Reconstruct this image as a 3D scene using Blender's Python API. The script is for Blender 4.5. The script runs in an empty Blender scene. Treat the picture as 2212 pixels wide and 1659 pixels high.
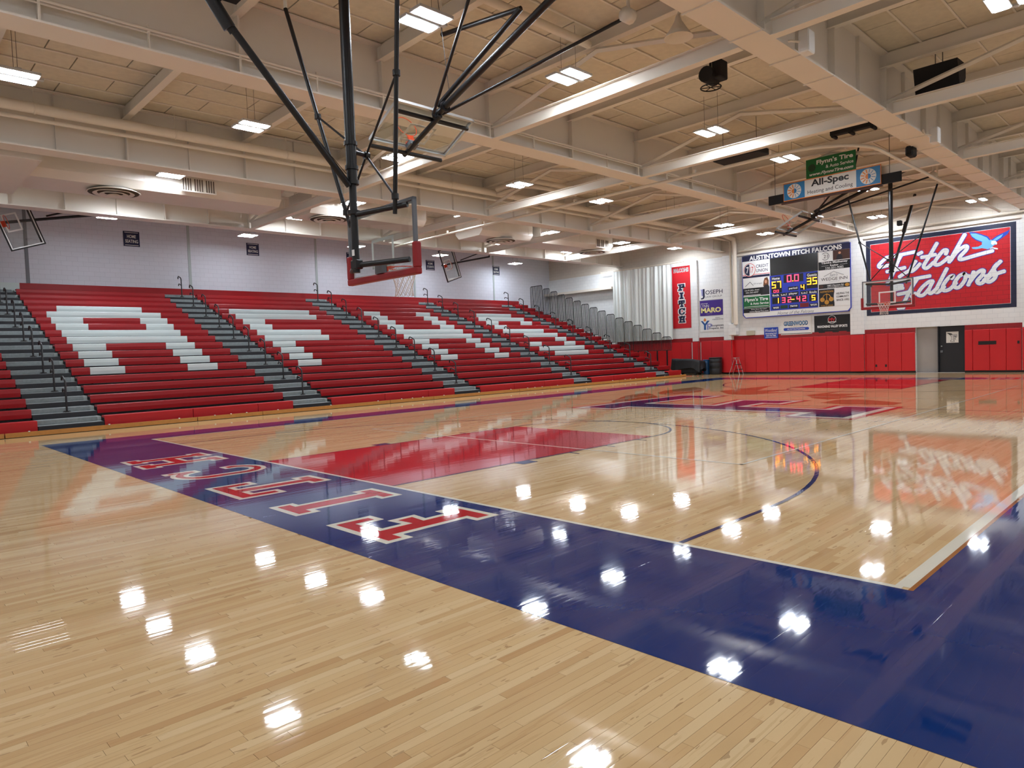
import bpy, math, random
from mathutils import Vector, Matrix
random.seed(7)
SC = bpy.context.scene
COL = SC.collection
PI = math.pi

# ---------------------------------------------------------------- camera, world, exposure
CAM = Vector((-4.884, -9.116, 1.618)); FPX = 1485.36; YAW, PIT, ROL = 0.80321, -0.04392, -0.03728
_d = Vector((math.cos(PIT)*math.cos(YAW), math.cos(PIT)*math.sin(YAW), math.sin(PIT)))
_r0 = Vector((math.sin(YAW), -math.cos(YAW), 0)); _u0 = _r0.cross(_d)
_r = math.cos(ROL)*_r0 + math.sin(ROL)*_u0; _u = -math.sin(ROL)*_r0 + math.cos(ROL)*_u0
cam = bpy.data.cameras.new('camera'); camo = bpy.data.objects.new('camera', cam); COL.objects.link(camo)
cam.sensor_fit = 'HORIZONTAL'; cam.sensor_width = 36.0; cam.lens = 36.0*FPX/2212.0
cam.clip_start = 0.05; cam.clip_end = 200
M = Matrix((( _r.x, _u.x, -_d.x), (_r.y, _u.y, -_d.y), (_r.z, _u.z, -_d.z))).to_4x4(); M.translation = CAM
camo.matrix_world = M
SC.camera = camo
w = bpy.data.worlds.new('world'); SC.world = w; w.use_nodes = True
w.node_tree.nodes['Background'].inputs[0].default_value = (0.8, 0.85, 0.9, 1); w.node_tree.nodes['Background'].inputs[1].default_value = 0.02
SC.view_settings.view_transform = 'Standard'; SC.view_settings.look = 'None'; SC.view_settings.gamma = 1.0
SC.view_settings.use_curve_mapping = False; SC.view_settings.exposure = 0.6
SC.cycles.max_bounces = 5; SC.cycles.diffuse_bounces = 3; SC.cycles.glossy_bounces = 2; SC.cycles.transmission_bounces = 2; SC.cycles.transparent_max_bounces = 10
SC.cycles.caustics_reflective = False; SC.cycles.caustics_refractive = False; SC.cycles.adaptive_threshold = 0.04; SC.cycles.use_light_tree = False
LAMP = 78.0            # radiance of one high bay diffuser

def at(u, v, ax, val):
    """point where the ray through photo pixel (u,v) meets the plane axis=val"""
    r = _d + _r*((u-1106)/FPX) - _u*((v-829.5)/FPX)
    t = (val-CAM[ax])/r[ax]; return CAM + r*t
def pix(p):
    v = Vector(p)-CAM; z = v.dot(_d)
    if z < .1: return None
    return (1106+FPX*v.dot(_r)/z, 829.5-FPX*v.dot(_u)/z, z)

# ---------------------------------------------------------------- materials
MATS = {}
def lin(c): return tuple(((x/255.)/12.92 if x/255. <= .04045 else ((x/255.+.055)/1.055)**2.4) for x in c)
def mat(name, rgb, rough=.5, metal=0., spec=.5, vary=0., vscale=3., bump=0., bscale=40., coat=0., emit=0., trans=0.):
    if name in MATS: return MATS[name]
    m = bpy.data.materials.new(name); m.use_nodes = True; nt = m.node_tree; b = nt.nodes['Principled BSDF']
    c = lin(rgb)+(1,)
    b.inputs['Base Color'].default_value = c; b.inputs['Roughness'].default_value = rough; b.inputs['Metallic'].default_value = metal
    b.inputs['Specular IOR Level'].default_value = spec
    if coat: b.inputs['Coat Weight'].default_value = coat; b.inputs['Coat Roughness'].default_value = .08
    if emit: b.inputs['Emission Color'].default_value = c; b.inputs['Emission Strength'].default_value = emit
    if trans: b.inputs['Transmission Weight'].default_value = trans
    if vary or bump:
        g = nt.nodes.new('ShaderNodeNewGeometry')
        n = nt.nodes.new('ShaderNodeTexNoise'); n.inputs['Scale'].default_value = vscale; n.inputs['Detail'].default_value = 4
        nt.links.new(g.outputs['Position'], n.inputs['Vector'])
        if vary:
            mx = nt.nodes.new('ShaderNodeMix'); mx.data_type = 'RGBA'
            mx.inputs['A'].default_value = tuple(x*(1-vary) for x in c[:3])+(1,); mx.inputs['B'].default_value = tuple(min(1, x*(1+vary)) for x in c[:3])+(1,)
            nt.links.new(n.outputs['Fac'], mx.inputs['Factor']); nt.links.new(mx.outputs['Result'], b.inputs['Base Color'])
        if bump:
            n2 = nt.nodes.new('ShaderNodeTexNoise'); n2.inputs['Scale'].default_value = bscale; n2.inputs['Detail'].default_value = 3
            nt.links.new(g.outputs['Position'], n2.inputs['Vector'])
            bp = nt.nodes.new('ShaderNodeBump'); bp.inputs['Strength'].default_value = bump; bp.inputs['Distance'].default_value = .01
            nt.links.new(n2.outputs['Fac'], bp.inputs['Height']); nt.links.new(bp.outputs['Normal'], b.inputs['Normal'])
    MATS[name] = m; return m

def block_mat(name, rgb, mortar, axis, rough=.6, vary=.05, bump=.35):
    """painted concrete block; axis = horizontal world axis of the wall"""
    m = bpy.data.materials.new(name); m.use_nodes = True; nt = m.node_tree; b = nt.nodes['Principled BSDF']
    g = nt.nodes.new('ShaderNodeNewGeometry'); s = nt.nodes.new('ShaderNodeSeparateXYZ'); cb = nt.nodes.new('ShaderNodeCombineXYZ')
    nt.links.new(g.outputs['Position'], s.inputs[0]); nt.links.new(s.outputs[axis], cb.inputs[0]); nt.links.new(s.outputs[2], cb.inputs[1])
    t = nt.nodes.new('ShaderNodeTexBrick'); t.inputs['Scale'].default_value = 1; t.inputs['Brick Width'].default_value = .4; t.inputs['Row Height'].default_value = .2
    t.inputs['Mortar Size'].default_value = .006; t.inputs['Mortar Smooth'].default_value = .2
    c = lin(rgb); t.inputs['Color1'].default_value = tuple(x*(1+vary) for x in c)+(1,); t.inputs['Color2'].default_value = tuple(x*(1-vary) for x in c)+(1,); t.inputs['Mortar'].default_value = lin(mortar)+(1,)
    nt.links.new(cb.outputs[0], t.inputs['Vector'])
    nt.links.new(t.outputs['Color'], b.inputs['Base Color']); b.inputs['Roughness'].default_value = rough
    bp = nt.nodes.new('ShaderNodeBump'); bp.inputs['Strength'].default_value = bump; bp.inputs['Distance'].default_value = .008; bp.invert = True
    nt.links.new(t.outputs['Fac'], bp.inputs['Height']); nt.links.new(bp.outputs['Normal'], b.inputs['Normal'])
    MATS[name] = m; return m

PW = .057     # strip width
def row_len(r): return .62 + .7*((r*.56984) % 1.0)
def row_off(r): return (r*.754878) % 1.0
def floor_mat(name, paint=None, seam=.16):
    """gym floor: maple strips along x, or paint over them, under clear gloss"""
    m = bpy.data.materials.new(name); m.use_nodes = True; nt = m.node_tree; N = nt.nodes; L = nt.links; b = N['Principled BSDF']
    def mth(op, a, bb=None):
        n = N.new('ShaderNodeMath'); n.operation = op
        for i, x in enumerate((a, bb)):
            if x is None: continue
            if isinstance(x, (int, float)): n.inputs[i].default_value = x
            else: L.new(x, n.inputs[i])
        return n.outputs[0]
    g = N.new('ShaderNodeNewGeometry'); s = N.new('ShaderNodeSeparateXYZ'); L.new(g.outputs['Position'], s.inputs[0])
    X, Y = s.outputs[0], s.outputs[1]
    yr = mth('DIVIDE', mth('ADD', Y, 40.0*PW*25), PW); row = mth('FLOOR', yr); fy = mth('FRACT', yr)
    ln = mth('MULTIPLY_ADD', mth('FRACT', mth('MULTIPLY', row, .56984)), .7); ln.node.inputs[2].default_value = .62
    xr = mth('ADD', mth('DIVIDE', mth('ADD', X, 20.0), ln), mth('FRACT', mth('MULTIPLY', row, .754878))); idx = mth('FLOOR', xr); fx = mth('FRACT', xr)
    ey = mth('LESS_THAN', mth('MINIMUM', fy, mth('SUBTRACT', 1.0, fy)), .018)
    ex = mth('LESS_THAN', mth('MULTIPLY', mth('MINIMUM', fx, mth('SUBTRACT', 1.0, fx)), ln), .0012)
    edge = mth('MAXIMUM', ey, ex)
    cid = N.new('ShaderNodeCombineXYZ'); L.new(row, cid.inputs[0]); L.new(idx, cid.inputs[1])
    wn = N.new('ShaderNodeTexWhiteNoise'); wn.noise_dimensions = '3D'; L.new(cid.outputs[0], wn.inputs['Vector'])
    sc = N.new('ShaderNodeVectorMath'); sc.operation = 'MULTIPLY'; sc.inputs[1].default_value = (1.6, 38, 1); L.new(g.outputs['Position'], sc.inputs[0])
    ad = N.new('ShaderNodeVectorMath'); ad.operation = 'ADD'; L.new(sc.outputs[0], ad.inputs[0]); L.new(wn.outputs['Color'], ad.inputs[1])
    gr = N.new('ShaderNodeTexNoise'); gr.inputs['Scale'].default_value = 1.0; gr.inputs['Detail'].default_value = 5; L.new(ad.outputs[0], gr.inputs['Vector'])
    mark = N.new('ShaderNodeTexNoise'); mark.inputs['Scale'].default_value = 1; mark.inputs['Detail'].default_value = 2
    sm = N.new('ShaderNodeVectorMath'); sm.operation = 'MULTIPLY'; sm.inputs[1].default_value = (7, 26, 1); L.new(g.outputs['Position'], sm.inputs[0]); L.new(sm.outputs[0], mark.inputs['Vector'])
    def mix(f, a, c2):
        n = N.new('ShaderNodeMix'); n.data_type = 'RGBA'
        if isinstance(f, float): n.inputs['Factor'].default_value = f
        else: L.new(f, n.inputs['Factor'])
        for k, x in (('A', a), ('B', c2)):
            if isinstance(x, tuple): n.inputs[k].default_value = x
            else: L.new(x, n.inputs[k])
        return n.outputs['Result']
    if paint is None:
        rp = N.new('ShaderNodeValToRGB'); cr = rp.color_ramp
        cr.elements[0].position = 0.0; cr.elements[0].color = lin((202, 160, 112))+(1,)
        cr.elements[1].position = 1.0; cr.elements[1].color = lin((229, 199, 153))+(1,)
        for p, c in ((.05, (211, 173, 124)), (.45, (219, 184, 135)), (.85, (224, 191, 143))):
            e = cr.elements.new(p); e.color = lin(c)+(1,)
        L.new(wn.outputs['Value'], rp.inputs[0])
        gcol = mix(mth('MULTIPLY', mth('GREATER_THAN', gr.outputs['Fac'], .60), .22), rp.outputs[0], lin((184, 138, 90))+(1,))
        # brown mineral streaks inside single strips
        mk = mth('MULTIPLY', mth('GREATER_THAN', mark.outputs['Fac'], .66), mth('GREATER_THAN', wn.outputs['Value'], .55))
        base = mix(mth('MULTIPLY', mk, .45), gcol, lin((138, 92, 54))+(1,))
        base = mix(mth('MULTIPLY', edge, seam), base, lin((112, 74, 40))+(1,))
    else:
        c = lin(paint)
        base = mix(mth('MULTIPLY', wn.outputs['Value'], .16), c+(1,), tuple(x*.8 for x in c)+(1,))
        base = mix(mth('MULTIPLY', edge, seam*.5), base, tuple(x*.6+.02 for x in c)+(1,))
    L.new(base, b.inputs['Base Color'])
    b.inputs['Roughness'].default_value = .045; b.inputs['IOR'].default_value = 1.5; b.inputs['Specular IOR Level'].default_value = .5
    # strips cup very slightly; finish ripples
    rip = N.new('ShaderNodeTexNoise'); rip.inputs['Scale'].default_value = 1; rip.inputs['Detail'].default_value = 2
    s3 = N.new('ShaderNodeVectorMath'); s3.operation = 'MULTIPLY'; s3.inputs[1].default_value = (1.4, 14.0, 1); L.new(g.outputs['Position'], s3.inputs[0]); L.new(s3.outputs[0], rip.inputs['Vector'])
    cup = mth('MULTIPLY', mth('MULTIPLY', fy, mth('SUBTRACT', 1.0, fy)), .5)
    tilt = mth('MULTIPLY', mth('SUBTRACT', fy, .5), mth('MULTIPLY', mth('SUBTRACT', wn.outputs['Value'], .5), .75))
    h = mth('ADD', mth('ADD', mth('MULTIPLY', rip.outputs['Fac'], .9), cup), tilt)
    bp = N.new('ShaderNodeBump'); bp.inputs['Strength'].default_value = .26; bp.inputs['Distance'].default_value = .0012
    L.new(h, bp.inputs['Height']); L.new(bp.outputs['Normal'], b.inputs['Normal'])
    MATS[name] = m; return m

floor_mat('maple'); floor_mat('navy_paint', (16, 50, 112)); floor_mat('red_paint', (196, 24, 38)); floor_mat('white_paint', (232, 226, 208)); floor_mat('stain', (166, 104, 58), .5)
floor_mat('line_navy', (24, 34, 92)); floor_mat('center_purple', (26, 34, 92))
block_mat('block_far', (236, 237, 236), (214, 216, 217), 1, vary=.02); block_mat('block_back', (214, 216, 225), (196, 197, 207), 0, vary=.015, bump=.15); block_mat('block_tan', (222, 212, 198), (204, 194, 180), 1, vary=.02)
block_mat('block_red', (150, 22, 28), (110, 14, 18), 1); block_mat('mural_red', (196, 22, 36), (130, 14, 24), 1, .5, .04); block_mat('mural_navy', (26, 34, 62), (16, 20, 40), 1, .5)
block_mat('mural_white', (232, 234, 234), (190, 194, 198), 1, .5, .02); block_mat('mural_blue', (40, 56, 160), (30, 40, 120), 1, .5)
mat('steel_cream', (236, 227, 214), .55, vary=.05, vscale=.8); mat('pipe_cream', (234, 224, 208), .5, vary=.04); mat('tectum', (222, 211, 190), .9, vary=.14, vscale=6, bump=.5, bscale=60); mat('tectum_joint', (70, 60, 50), .9); mat('roof_dark', (96, 84, 70), .9)
mat('duct_paint', (236, 228, 216), .5, vary=.03)
mat('seat_red', (158, 8, 20), .38, vary=.10, vscale=5); mat('seat_front_red', (182, 16, 26), .4, vary=.06); mat('seat_white', (214, 224, 222), .4, vary=.03); mat('seat_cap', (226, 96, 104), .4)
mat('deck_grey', (126, 133, 134), .8, vary=.28, vscale=14, bump=.3, bscale=80); mat('deck_edge', (170, 180, 179), .5); mat('black_steel', (22, 22, 25), .4, vary=.1); mat('black_matte', (16, 16, 18), .8); mat('riser_dark', (34, 34, 38), .6)
mat('kick_wood', (176, 122, 58), .5, vary=.2, vscale=9); mat('rail_black', (20, 20, 22), .32)
mat('pad_red', (200, 24, 32), .45, vary=.03, vscale=2, bump=.05, bscale=30); mat('base_black', (14, 14, 16), .6)
mat('goal_black', (13, 13, 16), .42); mat('goal_grey', (110, 114, 120), .4, metal=.3); mat('goal_pad', (150, 22, 30), .5); mat('rim_orange', (214, 70, 30), .4); mat('net_white', (226, 218, 206), .8); mat('glass_edge', (206, 226, 222), .3); mat('alu', (188, 190, 190), .35, metal=.7)
mat('curtain_white', (232, 236, 232), .85, vary=.03); mat('door_black', (22, 24, 30), .45); mat('door_grey', (160, 156, 152), .6, vary=.06); mat('tarp', (26, 28, 32), .55, vary=.2); mat('barrel_blue', (30, 84, 134), .4); mat('barrel_black', (24, 26, 30), .5)
mat('white', (236, 236, 234), .5); mat('offwhite', (222, 220, 214), .5); mat('navy', (20, 26, 64), .5); mat('black', (12, 12, 14), .5); mat('sign_red', (206, 28, 40), .5); mat('blue', (40, 60, 178), .5); mat('mid_blue', (30, 84, 150), .5); mat('green', (10, 104, 52), .5); mat('dark_green', (28, 62, 36), .5); mat('dark_red', (120, 22, 34), .5); mat('purple', (66, 34, 134), .5); mat('yellow', (232, 204, 60), .5); mat('cream_yellow', (236, 224, 150), .5); mat('orange', (222, 132, 56), .5); mat('gold', (198, 142, 50), .5); mat('sky_blue', (40, 120, 176), .5); mat('light_blue', (110, 180, 236), .5); mat('deep_blue', (24, 66, 176), .5); mat('grey', (120, 122, 128), .6); mat('skin', (206, 150, 120), .6); mat('hair', (110, 66, 36), .6); mat('suit', (40, 38, 44), .7); mat('brown_dim', (74, 48, 40), .7); mat('screen', (10, 9, 11), .25); mat('lilac', (150, 150, 200), .5)
mat('wire', (120, 112, 100), .6); mat('housing', (206, 206, 204), .5); mat('beige_box', (196, 190, 168), .6)
mat('lamp_glow', (236, 245, 255), .5, emit=LAMP); mat('led_amber', (255, 170, 40), .5, emit=2.2); mat('led_red', (255, 60, 90), .5, emit=2.2)
g = mat('glass', (236, 246, 244), .02, trans=1.0); g.node_tree.nodes['Principled BSDF'].inputs['IOR'].default_value = 1.05; g.node_tree.nodes['Principled BSDF'].inputs['Specular IOR Level'].default_value = .5
G_ = lambda n: MATS[n]

# ---------------------------------------------------------------- mesh helpers
class MB:
    def __init__(s): s.v = []; s.f = []; s.sm = []
    def add(s, vs, fs, smooth=False):
        o = len(s.v); s.v += [tuple(p) for p in vs]; s.f += [tuple(i+o for i in f) for f in fs]; s.sm += [smooth]*len(fs); return s
    def box(s, x0, x1, y0, y1, z0, z1):
        x0, x1 = min(x0, x1), max(x0, x1); y0, y1 = min(y0, y1), max(y0, y1); z0, z1 = min(z0, z1), max(z0, z1)
        return s.add([(x, y, z) for z in (z0, z1) for y in (y0, y1) for x in (x0, x1)], [(0, 2, 3, 1), (4, 5, 7, 6), (0, 1, 5, 4), (2, 6, 7, 3), (0, 4, 6, 2), (1, 3, 7, 5)])
    def cbox(s, x0, x1, y0, y1, z0, z1, c):
        """box with chamfered edges (by hull of 24 points, faces listed)"""
        X = (x0, x1); Y = (y0, y1); Z = (z0, z1); P = {}; vs = []
        for i in (0, 1):
            for j in (0, 1):
                for k in (0, 1):
                    dx = c if i == 0 else -c; dy = c if j == 0 else -c; dz = c if k == 0 else -c
                    for a, p in ((0, (X[i], Y[j]+dy, Z[k]+dz)), (1, (X[i]+dx, Y[j], Z[k]+dz)), (2, (X[i]+dx, Y[j]+dy, Z[k]))):
                        P[i, j, k, a] = len(vs); vs.append(p)
        fs = []
        for k in (0, 1):
            o = [(0, 0), (1, 0), (1, 1), (0, 1)]; o = o if k else o[::-1]
            fs.append([P[i, j, k, 2] for i, j in o]); fs.append([P[i, k, j, 1] for i, j in o[::-1]]); fs.append([P[k, i, j, 0] for i, j in o])
        for a in (0, 1):
            for b in (0, 1):
                fs.append([P[0, a, b, 1], P[1, a, b, 1], P[1, a, b, 2], P[0, a, b, 2]][::(1 if a == b else -1)])
                fs.append([P[a, 0, b, 0], P[a, 0, b, 2], P[a, 1, b, 2], P[a, 1, b, 0]][::(1 if a == b else -1)])
                fs.append([P[a, b, 0, 0], P[a, b, 1, 0], P[a, b, 1, 1], P[a, b, 0, 1]][::(1 if a == b else -1)])
        for i in (0, 1):
            for j in (0, 1):
                for k in (0, 1):
                    f = [P[i, j, k, 0], P[i, j, k, 1], P[i, j, k, 2]]; fs.append(f if (i+j+k) % 2 else f[::-1])
        return s.add(vs, fs)
    def tube(s, pts, r, n=8, cap=True, closed=False):
        pts = [Vector(p) for p in pts]; m = len(pts); rings = []; prev = None
        for i, p in enumerate(pts):
            if closed: t = pts[(i+1) % m]-pts[i-1]
            else: t = (pts[min(i+1, m-1)]-pts[max(i-1, 0)])
            t.normalize()
            if prev is None: a = Vector((0, 0, 1)) if abs(t.z) < .9 else Vector((1, 0, 0)); e1 = t.cross(a).normalized()
            else: e1 = (prev-t*prev.dot(t)).normalized()
            prev = e1; e2 = t.cross(e1); rr = r[i] if isinstance(r, (list, tuple)) else r
            rings.append([p+e1*rr*math.cos(2*PI*k/n)+e2*rr*math.sin(2*PI*k/n) for k in range(n)])
        vs = [v for rg in rings for v in rg]; fs = []
        for i in range(m if closed else m-1):
            j = (i+1) % m
            for k in range(n): fs.append((i*n+k, i*n+(k+1) % n, j*n+(k+1) % n, j*n+k))
        s.add(vs, fs, n > 4)
        if cap and not closed:
            s.add(rings[0], [tuple(range(n))[::-1]]); s.add(rings[-1], [tuple(range(n))])
        return s
    def prism(s, poly, f, h):
        """poly: 2-D points; f(u,v,w)->xyz; extrude w 0..h"""
        n = len(poly); vs = [f(u, v, 0) for u, v in poly]+[f(u, v, h) for u, v in poly]
        return s.add(vs, [tuple(range(n))[::-1], tuple(range(n, 2*n))]+[(i, (i+1) % n, n+(i+1) % n, n+i) for i in range(n)])
    def lathe(s, prof, c, n=24, ax=2):
        vs = []; fs = []
        for r, z in prof:
            for k in range(n):
                a = 2*PI*k/n; p = [r*math.cos(a), r*math.sin(a), z]
                if ax == 0: p = [z, p[0], p[1]]
                vs.append((c[0]+p[0], c[1]+p[1], c[2]+p[2]))
        for i in range(len(prof)-1):
            for k in range(n): fs.append((i*n+k, i*n+(k+1) % n, (i+1)*n+(k+1) % n, (i+1)*n+k))
        return s.add(vs, fs, True)
    def mesh(s, name, m, off=(0, 0, 0)):
        me = bpy.data.meshes.new(name); o = Vector(off)
        me.from_pydata([tuple(Vector(v)-o) for v in s.v], [], s.f); me.polygons.foreach_set('use_smooth', s.sm); me.materials.append(G_(m)); me.update(); return me
    def build(s, name, m, parent=None, off=None):
        if off is None: off = parent['_w'] if parent is not None else (0, 0, 0)
        o = bpy.data.objects.new(name, s.mesh(name, m, off)); COL.objects.link(o)
        if parent is not None: o.parent = parent; o['_w'] = tuple(off)
        else: o['_w'] = (0, 0, 0)
        return o
def put(name, me, parent=None, loc=(0, 0, 0)):
    """another object of a shared mesh; loc in world"""
    o = bpy.data.objects.new(name, me); COL.objects.link(o)
    if parent is not None: o.parent = parent; o.location = Vector(loc)-Vector(parent['_w'])
    else: o.location = loc
    o['_w'] = tuple(loc); return o
def tag(o, label, cat, group=None, kind=None):
    o['label'] = label; o['category'] = cat
    if group: o['group'] = group
    if kind: o['kind'] = kind
    return o
def thing(name, label, cat, loc=(0, 0, 0), group=None):
    o = bpy.data.objects.new(name, None); COL.objects.link(o); o.location = loc; o['_w'] = tuple(loc); o.empty_display_size = .2
    return tag(o, label, cat, group)
def struct(o): o['kind'] = 'structure'; return o
def copy_tree(src, loc, label=None):
    c = src.copy(); COL.objects.link(c); c.location = loc; c['_w'] = tuple(loc)
    if label: c['label'] = label
    for ch in KIDS.get(src.name, []):
        d = ch.copy(); COL.objects.link(d); d.parent = c
        for g2 in KIDS.get(ch.name, []):
            e = g2.copy(); COL.objects.link(e); e.parent = d
    return c
KIDS = {}
def index_kids():
    KIDS.clear()
    for o in COL.objects:
        if o.parent: KIDS.setdefault(o.parent.name, []).append(o)

# writing: text curves become flat meshes fitted to a box
def text_mesh(s, bold=0., shear=0.):
    cu = bpy.data.curves.new('writing', 'FONT'); cu.body = s; cu.align_x = 'CENTER'; cu.offset = bold; cu.shear = shear; cu.resolution_u = 3
    to = bpy.data.objects.new('writing', cu); COL.objects.link(to)
    dg = bpy.context.evaluated_depsgraph_get(); me = bpy.data.meshes.new_from_object(to.evaluated_get(dg))
    bpy.data.objects.remove(to); bpy.data.curves.remove(cu); return me
def write(parent, s, m, y, z, wd, ht, x, bold=0., shear=0., name='lettering'):
    """lettering on a board facing -x, centred at (y,z), wd wide, ht high"""
    me = text_mesh(s, bold, shear); vs = [v.co for v in me.vertices]
    if not vs: return None
    a0, a1 = min(v.x for v in vs), max(v.x for v in vs); b0, b1 = min(v.y for v in vs), max(v.y for v in vs)
    P = Vector(parent['_w'])
    for v in me.vertices:
        u = ((v.co.x-a0)/(a1-a0)-.5)*wd; t = ((v.co.y-b0)/(b1-b0)-.5)*ht
        v.co = Vector((x, y-u, z+t))-P
    me.materials.clear(); me.materials.append(G_(m)); o = bpy.data.objects.new(name, me); COL.objects.link(o); o.parent = parent; o['_w'] = tuple(P); return o
def panel(parent, name, m, y0, y1, z0, z1, x, th=.012):
    return MB().box(x, x+th, y0, y1, z0, z1).build(name, m, parent)
def fpoly(parent, name, m, pts, x, th=.003):
    """flat outline (y,z) on a board facing -x"""
    return MB().prism(pts, lambda u, v, w_: (x+w_, u, v), th).build(name, m, parent)
def disc(y, z, r, n=24, ry=None): return [(y+(ry or r)*math.cos(2*PI*k/n), z+r*math.sin(2*PI*k/n)) for k in range(n)]
def catmull(pts, n=6):
    if len(pts) < 3: return pts
    out = []; P = [pts[0]]+list(pts)+[pts[-1]]
    for i in range(1, len(P)-2):
        for k in range(n):
            t = k/n; p0, p1, p2, p3 = P[i-1], P[i], P[i+1], P[i+2]
            out.append(tuple(.5*(2*p1[j]+(p2[j]-p0[j])*t+(2*p0[j]-5*p1[j]+4*p2[j]-p3[j])*t*t+(3*p1[j]-p0[j]-3*p2[j]+p3[j])*t**3) for j in (0, 1)))
    return out+[tuple(pts[-1])]
def strokes(parent, name, m, paths, wd, x):
    """brush strokes as flat mitred ribbons with round ends, on a board facing -x"""
    b = MB(); hw = wd/2
    for i, pts in enumerate(paths):
        p = [Vector(q) for q in catmull(pts)]; q = [p[0]]
        for a in p[1:]:
            if (a-q[-1]).length > .004: q.append(a)
        xx = x-.0003*i; lf = []; rt = []
        for k, a in enumerate(q):
            t0 = (a-q[k-1]).normalized() if k else (q[1]-a).normalized(); t1 = (q[k+1]-a).normalized() if k < len(q)-1 else t0
            n0 = Vector((-t0.y, t0.x)); n1 = Vector((-t1.y, t1.x)); nn = (n0+n1)
            nn = nn.normalized() if nn.length > .1 else n0; sc = hw/max(.6, nn.dot(n0)); lf.append(a+nn*sc); rt.append(a-nn*sc)
        for k in range(len(q)-1): b.add([(xx, *lf[k]), (xx, *rt[k]), (xx, *rt[k+1]), (xx, *lf[k+1])], [(0, 1, 2, 3)])
        for c, a, sg in ((q[0], q[1], -1), (q[-1], q[-2], -1)):
            t = (c-a).normalized(); n = Vector((-t.y, t.x))
            b.add([(xx, *(c+n*hw*math.cos(PI*k/8)+t*hw*.75*math.sin(PI*k/8))) for k in range(9)], [tuple(range(9))])
    return b.build(name, m, parent)

# ================================================================ FLOOR
XW = 31.65; XN = -6.4; YB = 24.6; YR = -17.7; ZC = 8.5
PX0, PX1 = XN, -1.92; PY0, PY1 = -12.54, 8.55
def strip_y(r): return r*PW-40.0*PW*25
fb = MB()
for (a, b, c, d, zt) in ((XN-.2, XW+.3, YR-.2, PY0, 0), (XN-.2, XW+.3, PY1, YB+.2, 0), (PX1, XW+.3, PY0, PY1, 0), (XN-.2, PX1, PY0, PY1, -.018)):
    fb.box(a, b, c, d, -.2, zt)
floor = struct(fb.build('floor', 'maple'))
# strips that can be told apart in the foreground
r0 = int(math.ceil((PY0+40*PW*25)/PW-1e-6)); r1 = int(math.floor((PY1+40*PW*25)/PW+1e-6))
planks = []
for r in range(r0, r1):
    ln = row_len(r); of = row_off(r); ya = strip_y(r)
    i = math.floor((PX0+20)/ln+of)
    while True:
        xa = (i-of)*ln-20; xb = xa+ln; i += 1
        if xa >= PX1: break
        xa, xb = max(xa, PX0), min(xb, PX1)
        if xb-xa < .02: continue
        p = pix(((xa+xb)/2, ya+PW/2, 0)); vis = p is not None and -40 < p[0] < 2252 and 0 < p[1] < 1720
        planks.append((0 if vis else 1, (Vector(((xa+xb)/2, ya, 0))-CAM).length, xa, xb, ya))
planks.sort(); rest = MB()
def plank_geo(b, xa, xb, ya):
    g_ = .0004; c = .0006
    x0, x1, y0, y1 = xa+g_, xb-g_, ya+g_, ya+PW-g_
    b.add([(x0, y0, -.018), (x1, y0, -.018), (x1, y1, -.018), (x0, y1, -.018), (x0, y0, -c), (x1, y0, -c), (x1, y1, -c), (x0, y1, -c), (x0+c, y0+c, 0), (x1-c, y0+c, 0), (x1-c, y1-c, 0), (x0+c, y1-c, 0)],
          [(0, 1, 5, 4), (1, 2, 6, 5), (2, 3, 7, 6), (3, 0, 4, 7), (4, 5, 9, 8), (5, 6, 10, 9), (6, 7, 11, 10), (7, 4, 8, 11), (8, 9, 10, 11)])
for k, (v, d, xa, xb, ya) in enumerate(planks):
    if k < 300:
        b = MB(); plank_geo(b, xa, xb, ya); b.build('plank', 'maple', floor)
    else: plank_geo(rest, xa, xb, ya)
o = rest.build('plank_field', 'maple', floor); o['kind'] = 'stuff'

def decal(name, m, poly, z=.0012, label=None):
    """paint on the floor: thin outline (x,y), one object"""
    b = MB().add([(x, y, z) for x, y in poly], [tuple(range(len(poly)))])
    o = b.build(name, m, floor)
    if label: o['label'] = label
    return o
def rect(x0, x1, y0, y1): return [(x0, y0), (x1, y0), (x1, y1), (x0, y1)]
L_, Wd = 25.6, 7.62
AX, AY = 1.92, 8.86
decal('baseline_apron', 'navy_paint', rect(-AX, -.05, -AY-1.2, AY)); decal('far_apron', 'navy_paint', rect(L_+.05, L_+1.5, -AY-1.2, AY))
decal('sideline_apron', 'navy_paint', rect(-.05, L_+.05, Wd+.05, AY)); decal('sideline_apron', 'navy_paint', rect(-.05, L_+.05, -AY-1.2, -Wd-.12))
for r_ in (rect(-.05, 0, -Wd-.05, Wd+.05), rect(L_, L_+.05, -Wd-.05, Wd+.05), rect(0, L_, Wd, Wd+.05), rect(0, L_, -Wd-.09, -Wd)): decal('boundary_line', 'white_paint', r_, .0016)
decal('wood_margin', 'stain', rect(-.05, L_, -Wd-.12, -Wd-.09), .0016)
def arcpoly(cx, cy, r0_, r1_, a0, a1, n=48):
    A = [a0+(a1-a0)*k/n for k in range(n+1)]
    return [(cx+r1_*math.cos(a), cy+r1_*math.sin(a)) for a in A]+[(cx+r0_*math.cos(a), cy+r0_*math.sin(a)) for a in A[::-1]]
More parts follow.
